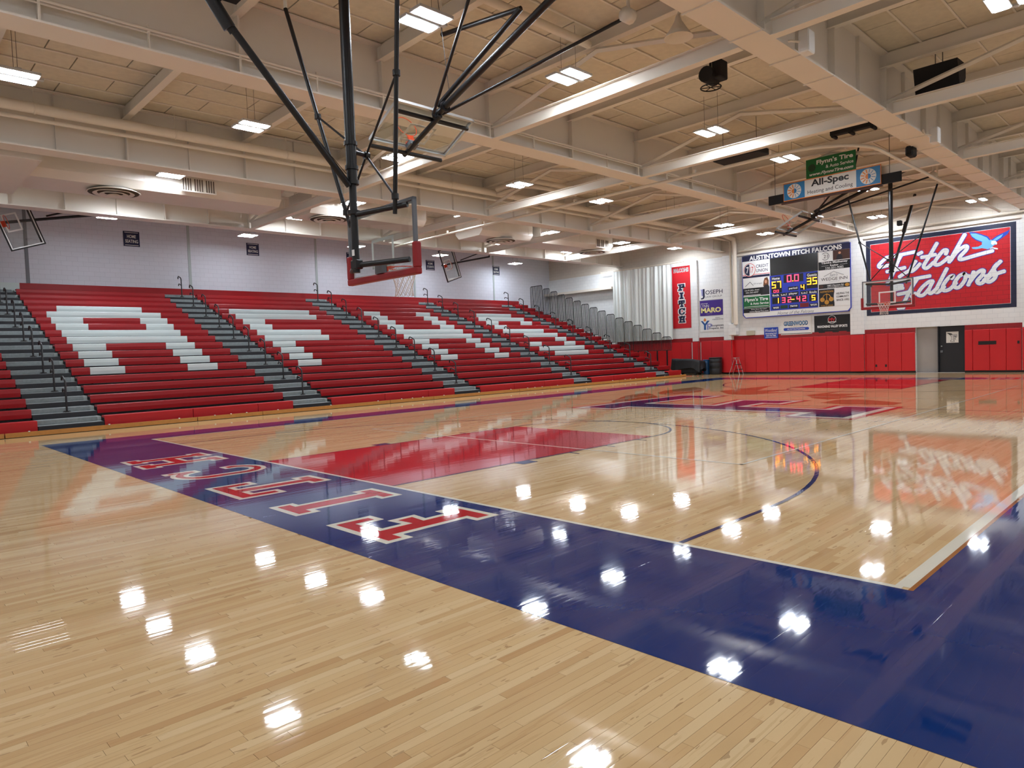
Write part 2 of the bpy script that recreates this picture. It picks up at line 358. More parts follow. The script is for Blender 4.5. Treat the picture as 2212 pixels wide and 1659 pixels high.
for s, bx in ((1, 0.), (-1, L_)):
    X = lambda t: bx+s*t
    decal('key_paint', 'red_paint', rect(min(X(0), X(5.74)), max(X(0), X(5.74)), -1.78, 1.83), .0016)
    for y0 in (-1.83, 1.79): decal('lane_line', 'line_navy', rect(min(X(0), X(5.79)), max(X(0), X(5.79)), y0, y0+.04), .002)
    a = (-PI/2, PI/2) if s > 0 else (PI/2, 1.5*PI)
    decal('free_throw_arc', 'line_navy', arcpoly(X(5.79), 0, 1.78, 1.83, *a), .002)
    decal('three_point_arc', 'line_navy', arcpoly(X(1.6), 0, 5.97, 6.02, *a), .002)
    for y0 in (-6.02, 5.97): decal('three_point_line', 'line_navy', rect(min(X(0), X(1.6)), max(X(0), X(1.6)), y0, y0+.05), .002)
    for y0, y1 in ((-2.03, -1.83), (1.83, 2.03)):
        decal('lane_block', 'line_navy', rect(min(X(2.13), X(2.44)), max(X(2.13), X(2.44)), y0, y1), .002)
        for t in (3.35, 4.27, 5.18): decal('lane_mark', 'line_navy', rect(min(X(t), X(t+.05)), max(X(t), X(t+.05)), y0, y1), .002)
# volleyball lines
vw = .045
for r_ in (rect(3.75, 3.75+vw, -4.6, 4.6), rect(21.8, 21.8+vw, -4.6, 4.6), rect(3.75, 21.85, -4.6, -4.6+vw), rect(3.75, 21.85, 4.55, 4.55+vw), rect(9.8, 9.8+vw, -4.6, 4.6), rect(15.8, 15.8+vw, -4.6, 4.6)): decal('volleyball_line', 'white_paint', r_, .0026)
decal('half_court_line', 'line_navy', rect(L_/2-.025, L_/2+.025, -Wd, Wd), .0018)
decal('inner_line', 'stain', rect(-.0, 16., 6.35, 6.37), .0018)

# baseline letters: u to +y, v to -x
FX = [(0, 0), (.66, 0), (.66, .31), (.50, .31), (.50, .55), (.72, .53), (.72, .86), (.50, .84), (.50, 1.06), (.80, 1.06), (.80, .84), (1.06, .84), (1.06, 1.35), (0, 1.35), (0, 1.06), (.16, 1.06), (.16, .30), (0, .30)]
IX = [(0, 0), (.66, 0), (.66, .29), (.52, .29), (.52, 1.06), (.66, 1.06), (.66, 1.35), (0, 1.35), (0, 1.06), (.14, 1.06), (.14, .29), (0, .29)]
TX = [(.26, 0), (.88, 0), (.88, .29), (.73, .29), (.73, 1.08), (.86, 1.08), (.86, .77), (1.13, .77), (1.13, 1.37), (0, 1.37), (0, .77), (.27, .77), (.27, 1.08), (.41, 1.08), (.41, .29), (.26, .29)]
HX = [(0, 0), (.58, 0), (.58, .29), (.47, .29), (.47, .53), (.86, .53), (.86, .29), (.75, .29), (.75, 0), (1.33, 0), (1.33, .29), (1.2, .29), (1.2, 1.06), (1.33, 1.06), (1.33, 1.36), (.75, 1.36), (.75, 1.06), (.86, 1.06), (.86, .83), (.47, .83), (.47, 1.06), (.58, 1.06), (.58, 1.36), (0, 1.36), (0, 1.06), (.13, 1.06), (.13, .29), (0, .29)]
def cc(cx, cy, rx, ry, a0, a1, n=10): return [(cx+rx*math.cos(a0+(a1-a0)*k/n), cy+ry*math.sin(a0+(a1-a0)*k/n)) for k in range(n+1)]
D = math.radians
CX = cc(.5, .46, .5, .46, D(345), D(180), 10)+cc(.5, .9, .5, .46, D(180), D(60), 8)+[(.78, 1.28), (.78, 1.36), (1.0, 1.36), (1.0, .86), (.74, .86)]+cc(.5, .92, .2, .2, D(30), D(180), 6)+cc(.5, .44, .2, .2, D(180), D(330), 6)+[(.68, .52), (.95, .52)]
def inset(poly, d):
    n = len(poly); A = sum(poly[i][0]*poly[(i+1) % n][1]-poly[(i+1) % n][0]*poly[i][1] for i in range(n)); sg = 1 if A > 0 else -1; out = []
    for i in range(n):
        p0, p1, p2 = (Vector(poly[i-1]), Vector(poly[i]), Vector(poly[(i+1) % n])); e1 = (p1-p0).normalized(); e2 = (p2-p1).normalized()
        n1 = Vector((-e1.y, e1.x))*sg; n2 = Vector((-e2.y, e2.x))*sg; bb = n1+n2; L2 = bb.length
        if L2 < 1e-4: out.append(tuple(p1+n1*d)); continue
        bb /= L2; out.append(tuple(p1+bb*(d/max(.35, bb.dot(n1)))))
    return out
for nm, P, y0 in (('F', FX, -4.05), ('I', IX, -2.37), ('T', TX, -.98), ('C', CX, .93), ('H', HX, 2.75)):
    tr = lambda Q: [(-.24-v, y0+u) for u, v in Q][::-1]
    tf = lambda Q: [(L_+.12+v*.9, -y0-u) for u, v in Q][::-1]
    decal('letter_outline', 'white_paint', tf(P), .0017); decal('painted_letter', 'red_paint', tf(inset(P, .072)), .0024)
    decal('letter_outline', 'white_paint', tr(P), .0017); decal('painted_letter', 'red_paint', tr(inset(P, .072)), .0024)
# centre court F and the stained bird behind it
CF = [(10.1, 3.85), (15.4, 3.75), (15.5, 2.15), (14.15, 2.1), (14.2, 2.5), (12.2, 2.6), (12.2, .65), (14.1, .85), (14.35, -.95), (13.0, -.9), (13.05, -.42), (12.15, -.4), (12.1, -2.42), (13.0, -2.4), (13.1, -3.7), (10.05, -3.7), (10.1, -2.3), (10.9, -2.3), (10.8, 2.45), (10.1, 2.4)]
for k, (mm, dd, zz) in enumerate((('red_paint', -.13, .0014), ('white_paint', 0., .0022), ('center_purple', .2, .003))): decal(('logo_edge', 'logo_outline', 'painted_letter')[k], mm, inset(CF, dd), zz)
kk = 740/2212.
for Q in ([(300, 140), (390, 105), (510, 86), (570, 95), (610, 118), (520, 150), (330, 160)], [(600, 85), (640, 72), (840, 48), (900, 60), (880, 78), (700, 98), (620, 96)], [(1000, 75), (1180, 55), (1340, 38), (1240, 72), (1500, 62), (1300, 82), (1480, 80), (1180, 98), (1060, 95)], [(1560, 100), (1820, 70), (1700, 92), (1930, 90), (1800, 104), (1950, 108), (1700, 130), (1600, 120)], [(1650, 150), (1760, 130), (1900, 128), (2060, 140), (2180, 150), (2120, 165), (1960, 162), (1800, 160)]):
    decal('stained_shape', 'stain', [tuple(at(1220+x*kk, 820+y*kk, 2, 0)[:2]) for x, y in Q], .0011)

# ================================================================ WALLS
wf = MB(); wf.box(XW, XW+.3, YR, YB, 2.15, 6.72); wf.box(XW, XW+.3, 1.05, YB, 0, 2.15); wf.box(XW, XW+.3, YR, -.95, 0, 2.15); wf.box(XW+.25, XW+.35, -1., 1.1, 0, 2.2)
wall_far = struct(wf.build('wall_far', 'block_far'))
MB().box(XW+.12, XW+.45, YR, YB, 6.72, ZC+.1).build('upper_wall', 'block_tan', wall_far)
MB().box(XW-.02, XW, 1.05, 18.6, 1.9, 2.15).box(XW-.02, XW, YR, -.95, 1.9, 2.15).build('red_band', 'block_red', wall_far)
MB().box(XW-.03, XW, 1.05, YB, 0, .09).box(XW-.03, XW, YR, -.95, 0, .09).build('base_strip', 'base_black', wall_far)
for y0, y1, dp in ((10.33, 10.8, .3), (3.3, 3.95, .12), (-3.75, -3.1, .12), (12.55, 12.93, .14)):
    MB().box(XW-dp, XW, y0, y1, 1.95, 6.72).build('pilaster', 'block_far', wall_far)
MB().box(XW-.1, XW, YR, 10.3, 6.62, 6.74).build('ledge', 'steel_cream', wall_far)
MB().tube([(XW-.06, -4., 6.9), (XW-.06, 9.9, 6.9)], .035, 8).build('conduit', 'pipe_cream', wall_far)
for ya, yb in ((3.7, .4), (.4, -3.), (9.6, 6.8), (6.8, 4.2)):
    b = MB(); p0, p1 = Vector((XW+.05, ya, 6.95 if ya in (3.7, 9.6) else 7.75)), Vector((XW+.05, yb, 7.75 if ya in (3.7, 9.6) else 6.95)); b.tube([p0, p1], .06, 4); b.build('wall_brace', 'steel_cream', wall_far)
MB().box(XW-.0, XW+.12, -3.3, 3.9, 7.75, 7.87).build('wall_brace', 'steel_cream', wall_far)
# pads
ys = [3.3, 3.95, 4.54, 5.17, 5.82, 6.43, 7.11, 7.74, 8.38, 9.01, 9.67, 10.29]
def wall_pad(y0, y1, x=XW, z0=.09, z1=1.92): MB().cbox(x-.055, x-.001, y0+.004, y1-.004, z0, z1, .014).build('wall_pad', 'pad_red', wall_far)
for a, b in zip(ys[:-1], ys[1:]): wall_pad(a, b, XW-.12 if a < 3.9 else XW)
for a, b in ((2.85, 3.3), (2.24, 2.85), (1.65, 2.24), (1.06, 1.65), (-1.26, -.95), (-1.9, -1.26), (-2.51, -1.9), (-3.06, -2.51), (10.9, 11.75), (11.75, 12.43), (13.08, 13.76), (13.76, 14.4), (14.4, 15.0), (15.0, 15.6), (15.6, 16.2), (16.2, 16.8), (16.8, 17.4), (17.4, 18.0), (18.0, 18.6), (-4.4, -3.8), (-5., -4.4)): wall_pad(a, b)
wall_pad(10.33, 10.86, XW-.3); wall_pad(12.55, 12.93, XW-.14); wall_pad(-3.75, -3.1, XW-.12)
MB().cbox(XW-.3, XW-.002, 10.275, 10.328, .09, 1.92, .012).build('wall_pad', 'pad_red', wall_far)
MB().cbox(XW-.14, XW-.002, 12.495, 12.548, .09, 1.92, .012).build('wall_pad', 'pad_red', wall_far)
MB().cbox(XW-.12, XW-.002, 3.245, 3.298, .09, 1.92, .012).build('wall_pad', 'pad_red', wall_far)
# mounted strip on the pads, outlet plates
b = MB().box(XW-.066, XW-.056, -2.15, -1.48, 1.24, 1.4); b.build('strap_strip', 'black', wall_far)
for y in (2.78, 2.34, -2.95): MB().box(XW-.066, XW-.056, y-.04, y+.04, .3 if y > 0 else 1.25, .42 if y > 0 else 1.37).build('outlet_plate', 'black', wall_far)
wl = struct(MB().box(XN-.3, XW+.4, YB, YB+.3, 0, ZC+.1).build('wall_left', 'block_back'))
for x in (.62, 6.95, 13.45, 19.85, 26.3): MB().box(x-.06, x+.06, YB-.02, YB, 3, ZC).build('control_joint', 'deck_edge' if x > 1 else 'grey', wl)
MB().box(XW-.5, XW-.02, YB-6., YB, 5.6, 5.75).build('wall_beam', 'steel_cream', wall_far)
struct(MB().box(XN-.3, XW+.4, YR-.3, YR, 0, ZC+.1).build('wall_right', 'block_back'))
struct(MB().box(XN-.3, XN, YR, YB, 0, ZC+.1).build('wall_near', 'block_far'))
# door
dr = MB().box(XW+.12, XW+.17, -.93, .1, .02, 2.14).build('door_1', 'door_black'); struct(dr)
MB().box(XW+.02, XW+.2, .1, .14, 0, 2.15).box(XW+.02, XW+.2, -.955, -.93, 0, 2.15).build('door_frame', 'door_black', dr)
ps = MB().box(XW+.11, XW+.12, -.68, -.19, 1.37, 1.88).build('poster', 'offwhite', dr); ps['label'] = 'square white poster with a black block letter F'
FP = [(0, 0), (.6, 0), (.6, .25), (.45, .25), (.45, .42), (.6, .42), (.6, .32), (.8, .32), (.8, .78), (.6, .78), (.6, .66), (.45, .66), (.45, .8), (.78, .8), (.78, .62), (1, .62), (1, 1), (0, 1), (0, .8), (.14, .8), (.14, .25), (0, .25)]
fm = lambda Q, s_: [(-.36-u*.26, 1.41+v*.33) for u, v in Q]
fpoly(dr, 'poster_letter', 'black', fm(FP, 1), XW+.106, .003); fpoly(dr, 'poster_letter', 'offwhite', fm(inset(FP, .055), 1), XW+.102, .003)
fpoly(dr, 'poster_bird', 'black', [(-.21, 1.83), (-.30, 1.82), (-.42, 1.79), (-.44, 1.75), (-.36, 1.75), (-.34, 1.71), (-.31, 1.76), (-.26, 1.79)], XW+.105)
MB().lathe([(0, 0), (.03, 0), (.03, .04), (0, .04)], (XW+.08, .0, 1.22), 12, 0).build('lock_cylinder', 'alu', dr)
MB().box(XW+.06, XW+.12, -.06, .04, .93, 1.03).build('door_handle', 'goal_grey', dr)
struct(MB().box(XW+.18, XW+.24, .14, 1.05, .1, 2.14).box(XW+.17, XW+.25, .14, 1.05, 0, .1).build('trim_1', 'door_grey'))
struct(MB().box(XW-.02, XW+.2, -.95, 1.05, 0, .012).build('trim_2', 'alu'))

# ================================================================ ROOF
ceiling = struct(MB().box(XN-.3, XW+.4, YR-.3, YB+.3, ZC+.09, ZC+.25).build('ceiling', 'roof_dark'))
GY = [-10.5, -3.3, 3.9, 11.1, 18.3]; PXs = [.76+3.17*k for k in range(-2, 10)]
# roof panels laid between bulb tees
bays = [(YR, GY[0])]+list(zip(GY[:-1], GY[1:]))+[(GY[-1], YB)]
xs_ = [XN]+[x for x in PXs if XN < x < XW]+[XW+.1]
cand = []
for y0, y1 in bays:
    n = max(1, round((y1-y0)/.9)); hh = (y1-y0)/n
    for j in range(n):
        for q, (xa, xb) in enumerate(zip(xs_[:-1], xs_[1:])):
            cuts = [xa, xa+(xb-xa)*(.5 if (j+q) % 2 else .3), xb] if (j+q) % 2 else [xa, xa+(xb-xa)*.3, xa+(xb-xa)*.8, xb]
            for a, b in zip(cuts[:-1], cuts[1:]):
                c = Vector(((a+b)/2, y0+(j+.5)*hh, ZC)); p = pix(c); vis = p is not None and -60 < p[0] < 2270 and -80 < p[1] < 900 and -10.5 < c.y < 11.1
                cand.append((0 if vis else 1, (c-CAM).length, a, b, y0+j*hh, y0+(j+1)*hh))
cand.sort(); rest = MB(); tees = set()
for k, (v, d, a, b, ya, yb) in enumerate(cand):
    bb = MB() if k < 300 else rest
    bb.box(a+.013, b-.013, ya+.01, yb-.01, ZC+random.uniform(-.004, .004), ZC+.08)
    if k < 300: bb.build('roof_panel', 'tectum', ceiling)
rest.build('roof_panel_field', 'tectum', ceiling)['kind'] = 'stuff'
for y0, y1 in bays:
    n = max(1, round((y1-y0)/.9)); hh = (y1-y0)/n
    for j in range(n+1):
        if -10.6 < y0+j*hh < 11.2: MB().box(XN, XW, y0+j*hh-.02, y0+j*hh+.02, ZC-.03, ZC-.006).build('bulb_tee', 'steel_cream', ceiling)
# girders
for gi, y in enumerate(GY):
    g_ = MB().box(XN, XW+.1, y-.02, y+.02, 7.03, ZC-.03).build('girder', 'steel_cream', ceiling)
    MB().box(XN, XW+.1, y-.29, y+.29, 7.0, 7.035).build('flange', 'steel_cream', g_)
    MB().box(XN, XW+.1, y-.2, y+.2, ZC-.05, ZC-.02).build('flange', 'steel_cream', g_)
    for k, x in enumerate(PXs):
        if x < XN: continue
        MB().box(x-.018, x+.018, y-.16, y+.16, 7.035, ZC-.05).build('stiffener', 'steel_cream', g_)
        if gi != 2 and x+1.58 < XW: MB().box(x+1.57, x+1.59, y-.1, y+.1, 7.035, ZC-.05).build('stiffener', 'steel_cream', g_)
    if gi == 1:
        for x in [3.6+1.55*k for k in range(18)]: MB().box(x-.015, x+.015, y-.31, y+.31, 6.975, 7.0).build('joint_clamp', 'steel_cream', g_)
    if gi == 2:
        MB().tube([(XN, y-.26, 7.36), (XW, y-.26, 7.36)], .03, 6).tube([(XN, y-.26, 7.30), (XW, y-.26, 7.30)], .014, 6).build('rail', 'pipe_cream', g_)
        for x in [-4+1.57*k for k in range(23)]: MB().box(x-.02, x+.02, y-.27, y-.24, 7.035, 7.44).box(x-.008, x+.008, y-.28, y-.27, 7.035, 7.30).build('rail_post', 'pipe_cream', g_)
# purlins, bottom struts and knee braces
for k, x in enumerate(PXs):
    if not XN < x < XW: continue
    for y0, y1 in bays:
        MB().box(x-.012, x+.012, y0+.02, y1-.02, ZC-.35, ZC-.03).box(x-.085, x+.085, y0+.02, y1-.02, ZC-.36, ZC-.345).build('purlin', 'steel_cream', ceiling)
        if k % 2 == 0 and x > 2 and y1 < 19:
            MB().box(x-.012, x+.012, y0+.3, y1-.3, 7.0, 7.26).box(x-.1, x+.1, y0+.3, y1-.3, 6.985, 7.0).box(x-.1, x+.1, y0+.3, y1-.3, 7.26, 7.275).build('strut', 'steel_cream', ceiling)
            ym = (y0+y1)/2
            for ya in (y0+.1, y1-.1): MB().tube([(x+.03, ya, 7.32), (x+.03, ym, ZC-.42)], .06, 4).build('brace', 'steel_cream', ceiling)
# divider curtain track under the struts, swinging onto the girder
TX_ = 14.0
pth = [(TX_, 18.0, 6.86), (TX_, -.6, 6.86)]+[(TX_+1.9-1.9*math.cos(a), -.6-1.9*math.sin(a), 6.86) for a in [PI/2*k/8 for k in range(1, 9)]]+[(30.5, -2.5, 6.86)]
t = thing('curtain_track', 'white divider curtain track curving from cross strut onto the right roof girder', 'track', (TX_, 0, 6.8))
MB().tube(pth, .05, 6).build('track_rail', 'pipe_cream', t)
for y in [16.5-2.4*k for k in range(8)]: MB().box(TX_-.04, TX_+.04, y-.03, y+.03, 6.9, 7.0).build('track_clip', 'pipe_cream', t)

# ---- lights
LP = [(2.63, .5), (6.45, .55), (12.32, .57), (16.7, .5), (23.7, .45), (30.2, -1.75), (30.4, 2.28),
      (-2.16, 7.42), (2.6, 7.5), (6.95, 7.56), (12.15, 7.8), (16.6, 7.77), (21.1, 7.55), (25.9, 7.65), (30.2, 7.66),
      (2.55, 13.1), (9.0, 13.4), (14.0, 12.9), (20.1, 13.6), (25.8, 13.7), (2.5, 16.8), (8.55, 16.9), (14.0, 16.3), (20.4, 17.3), (25.7, 17.4),
      (2.66, 20.6), (8.55, 21.7), (14.3, 21.9), (20.0, 22.2), (26.5, 22.7),
      (30.3, 13.2), (30.0, 19.1), (9.98, -6.53), (-3.0, -6.5), (3.4, -6.5), (16.7, -6.5), (23.7, -6.5), (29.8, -6.5), (-3.2, .5), (-2.6, 17.),  # entries after the curtain pair and right-bay light are unseen, added for even lighting
      (-2, -14), (5, -14), (12, -14), (19, -14), (26, -14)]  # whole row out of view, added to light the hall evenly
hous = MB()
for dy in (-.2, .2): hous.box(-.36, .36, dy-.15, dy+.15, .0, .05)
hous.box(-.05, .05, -.3, .3, .05, .09).box(.36, .46, -.05, .05, .02, .06); hme = hous.mesh('light_housing', 'housing')
dme = MB().add([(-.33, -.12, 0), (.33, -.12, 0), (.33, .12, 0), (-.33, .12, 0), (-.31, -.1, -.014), (.31, -.1, -.014), (.31, .1, -.014), (-.31, .1, -.014)], [(4, 7, 6, 5), (0, 4, 5, 1), (1, 5, 6, 2), (2, 6, 7, 3), (3, 7, 4, 0)]).mesh('diffuser', 'lamp_glow')
wme = MB().tube([(0, 0, .09), (0, 0, 1.)], .005, 4).mesh('hanger_wire', 'wire')
def lamp_label(x, y):
    near = ('at the near end', 'in the first third', 'in the second third', 'in the last third', 'by the far wall')[0 if x < 0 else 1 if x < 7.5 else 2 if x < 15 else 3 if x < 24.5 else 4]
    rowi = 'added unseen rightmost row' if y < -10 else 'partly added row beyond the right girder' if y < -3 else 'middle row above the keys' if y < 3 else 'row left of the railed girder' if y < 9 else 'first row over bleachers' if y < 14.5 else 'second row over bleachers' if y < 18.5 else 'back row by the seating signs'
    return near, rowi
seen = {}
for x, y in sorted(LP):
    near, rowi = lamp_label(x, y); key = (near, rowi); seen[key] = seen.get(key, 0)+1
    tot = sum(1 for p in LP if lamp_label(*p) == key)
    pre = '' if tot == 1 else ('nearer ' if seen[key] == 1 else 'farther ')
    lab = f'{pre}twin panel roof light {near}, {rowi}'
    L = thing('high_bay_light', lab, 'ceiling light', (x, y, 7.42), 'twin panel high bay lights')
    put('housing', hme, L, (x, y, 7.42))
    for dy in (-.2, .2): put('diffuser', dme, L, (x, y+dy, 7.42)); put('hanger_wire', wme, L, (x, y+dy, 7.42))

# ---- pipes along the third girder
pl = thing('insulated_pipe', 'thick cream insulated pipe running along the girder left of the court', 'pipe', (XN, 10.55, 7.85))
MB().tube([(XN, 10.55, 7.86), (30.9, 10.55, 7.86)]+[(31.3-.4+.4*math.sin(a), 10.55-.25*(1-math.cos(a))*2, 7.86-.3*(1-math.cos(a))) for a in (PI/6, PI/3, PI/2)]+[(31.3, 10.02, 7.3), (31.3, 10.02, 2.8)], .13, 12).build('pipe_run', 'pipe_cream', pl)
for x in [-4.5+3.17*k for k in range(11)]:
    MB().tube([(x, 10.55, 7.99), (x, 10.55, ZC-.1)], .01, 4).build('hanger_rod', 'pipe_cream', pl)
    MB().lathe([(.133, 0), (.14, 0), (.14, .04), (.133, .04)], (x-.02, 10.55, 7.86), 14, 0).build('clamp', 'pipe_cream', pl)
p2 = thing('small_pipe', 'thin cream pipe slung below the thick insulated pipe', 'pipe', (XN, 10.5, 7.62))
MB().tube([(XN+.02, 10.62, 7.62), (31.2, 10.62, 7.62), (31.35, 10.3, 7.5), (31.35, 10.24, 2.9)], .055, 8).build('pipe_run', 'pipe_cream', p2)
tag(MB().tube([(31.4, 10.14, 7.4), (31.4, 10.14, 2.9)], .04, 8).build('riser_pipe', 'pipe_cream'), 'slim vertical riser pipe beside the scoreboard', 'pipe')
tag(MB().cbox(31.25, 31.6, 10.0, 10.45, 2.2, 2.85, .02).build('pipe_cover', 'block_far'), 'white box cover at the foot of the pipes left of the scoreboard', 'box')
lp = thing('pipe_loop', 'pair of cream pipes bending in a loop above the thick pipe', 'pipe', (14., 9.5, 8.))
for dz, r in ((0, .11), (-.2, .07)): MB().tube([(13.5, 10.35, 7.95+dz), (13.5, 9.3, 8.0+dz), (13.6, 8.95, 8.0+dz), (14.0, 8.75, 8.0+dz), (16.2, 8.7, 8.0+dz)], r, 10).build('pipe_run', 'pipe_cream', lp)
tag(MB().tube([(3.5, -2.4, 8.0), (10.9, -2.4, 8.0)], .1, 10).build('ceiling_pipe', 'pipe_cream'), 'cream pipe high beside the right roof girder', 'pipe')
tag(MB().tube([(1.2, .35, 8.15), (6.9, .35, 8.15)], .09, 10).build('ceiling_pipe', 'pipe_cream'), 'cream pipe under the roof above the near light', 'pipe')
# ---- ducts and diffusers over the bleachers
def duct(x0, x1, y0, y1, z0, z1, lab):
    t = thing('air_duct', lab, 'duct', (x0, y0, z0)); c = .22
    MB().prism([(y0, z0+c), (y0+c, z0), (y1-c, z0), (y1, z0+c), (y1, z1), (y0, z1)], lambda u, v, w_: (x0+w_, u, v), x1-x0).build('duct_body', 'duct_paint', t)
    for k in range(1, int((x1-x0)/3)+1): MB().box(x0+3*k-.02, x0+3*k+.02, y0-.01, y1+.01, z0+c, z1).build('seam_band', 'duct_paint', t)
    return t
duct(-1.0, 6.4, 13.85, 15.9, 7.085, 7.95, 'long cream duct over the near bleachers with chamfered lower edge')
duct(7.7, 12.9, 14.1, 15.9, 7.085, 7.95, 'cream duct behind the near backboard above the bleachers')
duct(16.2, 19.5, 14.3, 16.2, 7.085, 7.95, 'short cream box duct above the letter H section'); duct(20.05, 25.8, 14.3, 16.2, 7.085, 7.95, 'cream box duct above the letter S section')
tag(MB().box(-6.2, -1.05, 11.55, 15.9, 6.9, 8.05).build('duct_box', 'duct_paint'), 'big square cream duct box at the left edge under the roof', 'duct')
dl = ['round ringed ceiling diffuser under the long near duct', 'round ringed ceiling diffuser left of the near backboard', 'round ringed ceiling diffuser under the short box duct above letter H', 'round ringed ceiling diffuser nearest the white curtain']
for (x, y), lb in zip(((1.32, 14.6), (8.7, 14.7), (17.9, 14.9), (24.9, 15.0)), dl):
    t = thing('ceiling_diffuser', lb, 'vent', (x, y, 6.9), 'round ceiling diffusers')
    for k, (r0_, zz) in enumerate(((.72, 6.99), (.55, 6.96), (.38, 6.93), (.2, 6.9))):
        MB().lathe([(r0_-.13, zz+.05), (r0_, zz), (r0_+.02, zz+.015), (r0_-.1, zz+.075)], (x, y, 0), 32).build('ring', 'duct_paint', t)
    MB().lathe([(0, 7.0), (.7, 7.0), (.62, 7.04), (0, 7.04)], (x, y, 0), 24).build('throat', 'roof_dark', t)
for (x, lb) in ((3.6, 'louvred return grille on the side of the long near duct'), (24.9, 'small louvred return grille beside the far duct')):
    t = thing('return_grille', lb, 'vent', (x, 13.85, 7.3)); x0 = x-.55; yy = 13.85 if x < 10 else 14.3
    MB().box(x0, x0+1.1, yy-.03, yy, 7.16, 7.62).build('grille_frame', 'duct_paint', t)
    for q in range(3):
        for s_ in range(4): MB().box(x0+.05+q*.36+s_*.075, x0+.08+q*.36+s_*.075, yy-.045, yy-.03, 7.2, 7.58).build('louvre', 'roof_dark', t)
# ---- hanging equipment
def at_z(u, v, z): return at(u, v, 2, z)
p = Vector((13.9, -4.45, 7.55)); t = thing('loudspeaker', 'large black wedge loudspeaker chained beyond the right roof girder', 'speaker', p)
MB().prism([(-.45, .38), (.45, .42), (.45, .1), (-.15, -.42)], lambda u, v, w_: (p.x+u*.8+.0, p.y-.45+w_, p.z+v), .9).build('cabinet', 'black_matte', t)
for dx in (-.3, .3): MB().tube([(p.x+dx, p.y, p.z+.38), (p.x+dx, p.y, ZC-.02)], .012, 5).build('chain', 'wire', t)
p = at_z(1535, 165, 7.55); t = thing('winch_motor', 'black motor winch with spoked wheel hanging in the middle bay', 'winch', p)
MB().tube([(p.x-.22, p.y, p.z), (p.x+.18, p.y, p.z)], .17, 14).build('motor_drum', 'black_matte', t); MB().cbox(p.x-.1, p.x+.25, p.y-.28, p.y-.08, p.z-.1, p.z+.3, .02).build('gearbox', 'black_matte', t)
MB().tube([(p.x+.22*math.cos(a), p.y+.22*math.sin(a), p.z-.24) for a in [2*PI*k/20 for k in range(20)]], .014, 5, closed=True).build('wheel', 'black_matte', t)
for k in range(3): a = PI*k/3; MB().tube([(p.x+.22*math.cos(a), p.y+.22*math.sin(a), p.z-.24), (p.x-.22*math.cos(a), p.y-.22*math.sin(a), p.z-.24)], .01, 4).build('spoke', 'black_matte', t)
MB().tube([(p.x, p.y, p.z), (p.x, p.y, ZC-.3)], .03, 6).build('hanger_post', 'black_matte', t)
for (u, v, lb) in ((1742, 92, 'white box loudspeaker on the near stretch of right girder'), (2020, 293, 'white box loudspeaker on the far stretch of right girder')):
    q = at(u, v, 1, -3.85); t = thing('wall_speaker', lb, 'speaker', q)
    MB().cbox(q.x-.14, q.x+.14, q.y-.1, q.y+.1, q.z-.2, q.z+.2, .02).build('cabinet', 'white', t); MB().tube([(q.x, q.y, q.z), (q.x-.3, q.y+.15, q.z), (q.x-.3, q.y+.2, 7.04)], .02, 6).build('bracket', 'pipe_cream', t)
q = at_z(1465, 58, 7.5); t = thing('horn_speaker', 'cream horn loudspeaker under the top edge beside the right girder', 'speaker', q)
MB().lathe([(.04, .2), (.07, .1), (.16, -.05), (.27, -.2), (.26, -.2), (.14, -.05), (.03, .1)], q, 16).build('horn', 'pipe_cream', t); MB().tube([(q.x, q.y, q.z+.2), (q.x, q.y-.2, q.z+.5)], .03, 6).build('bracket', 'pipe_cream', t)
t = thing('curtain_motor', 'black curtain motor box hung past the mid court strut', 'motor', (15.3, 1.1, 7.45))
MB().cbox(14.9, 15.6, .5, 2.0, 7.35, 7.55, .02).build('box', 'black_matte', t)
for dy in (.7, 1.8): MB().tube([(15.2, dy, 7.55), (15.2, dy, ZC-.02)], .01, 4).build('hanger_wire', 'wire', t)
t = thing('beam_motor', 'slim black motor clamped on purlin near the right girder', 'motor', (17., -1.4, 7.9)); MB().cbox(16.6, 16.8, -2.2, -.9, 7.75, 7.92, .02).build('box', 'black_matte', t)
for yy in (-2.1, -1.5, -1.0): MB().tube([(16.55, yy, 7.72), (16.85, yy, 7.72)], .05, 8).build('roller', 'black_matte', t)
q = at(1968, 328, 1, -2.95); t = thing('small_speaker', 'small black loudspeaker under the right girder near the far goal', 'speaker', q); MB().cbox(q.x-.2, q.x+.2, q.y-.1, q.y+.1, q.z-.14, q.z+.14, .04).build('cabinet', 'black_matte', t); MB().box(q.x-.02, q.x+.02, q.y-.02, q.y+.02, q.z+.14, 7.0+.02).build('bracket', 'black_matte', t)

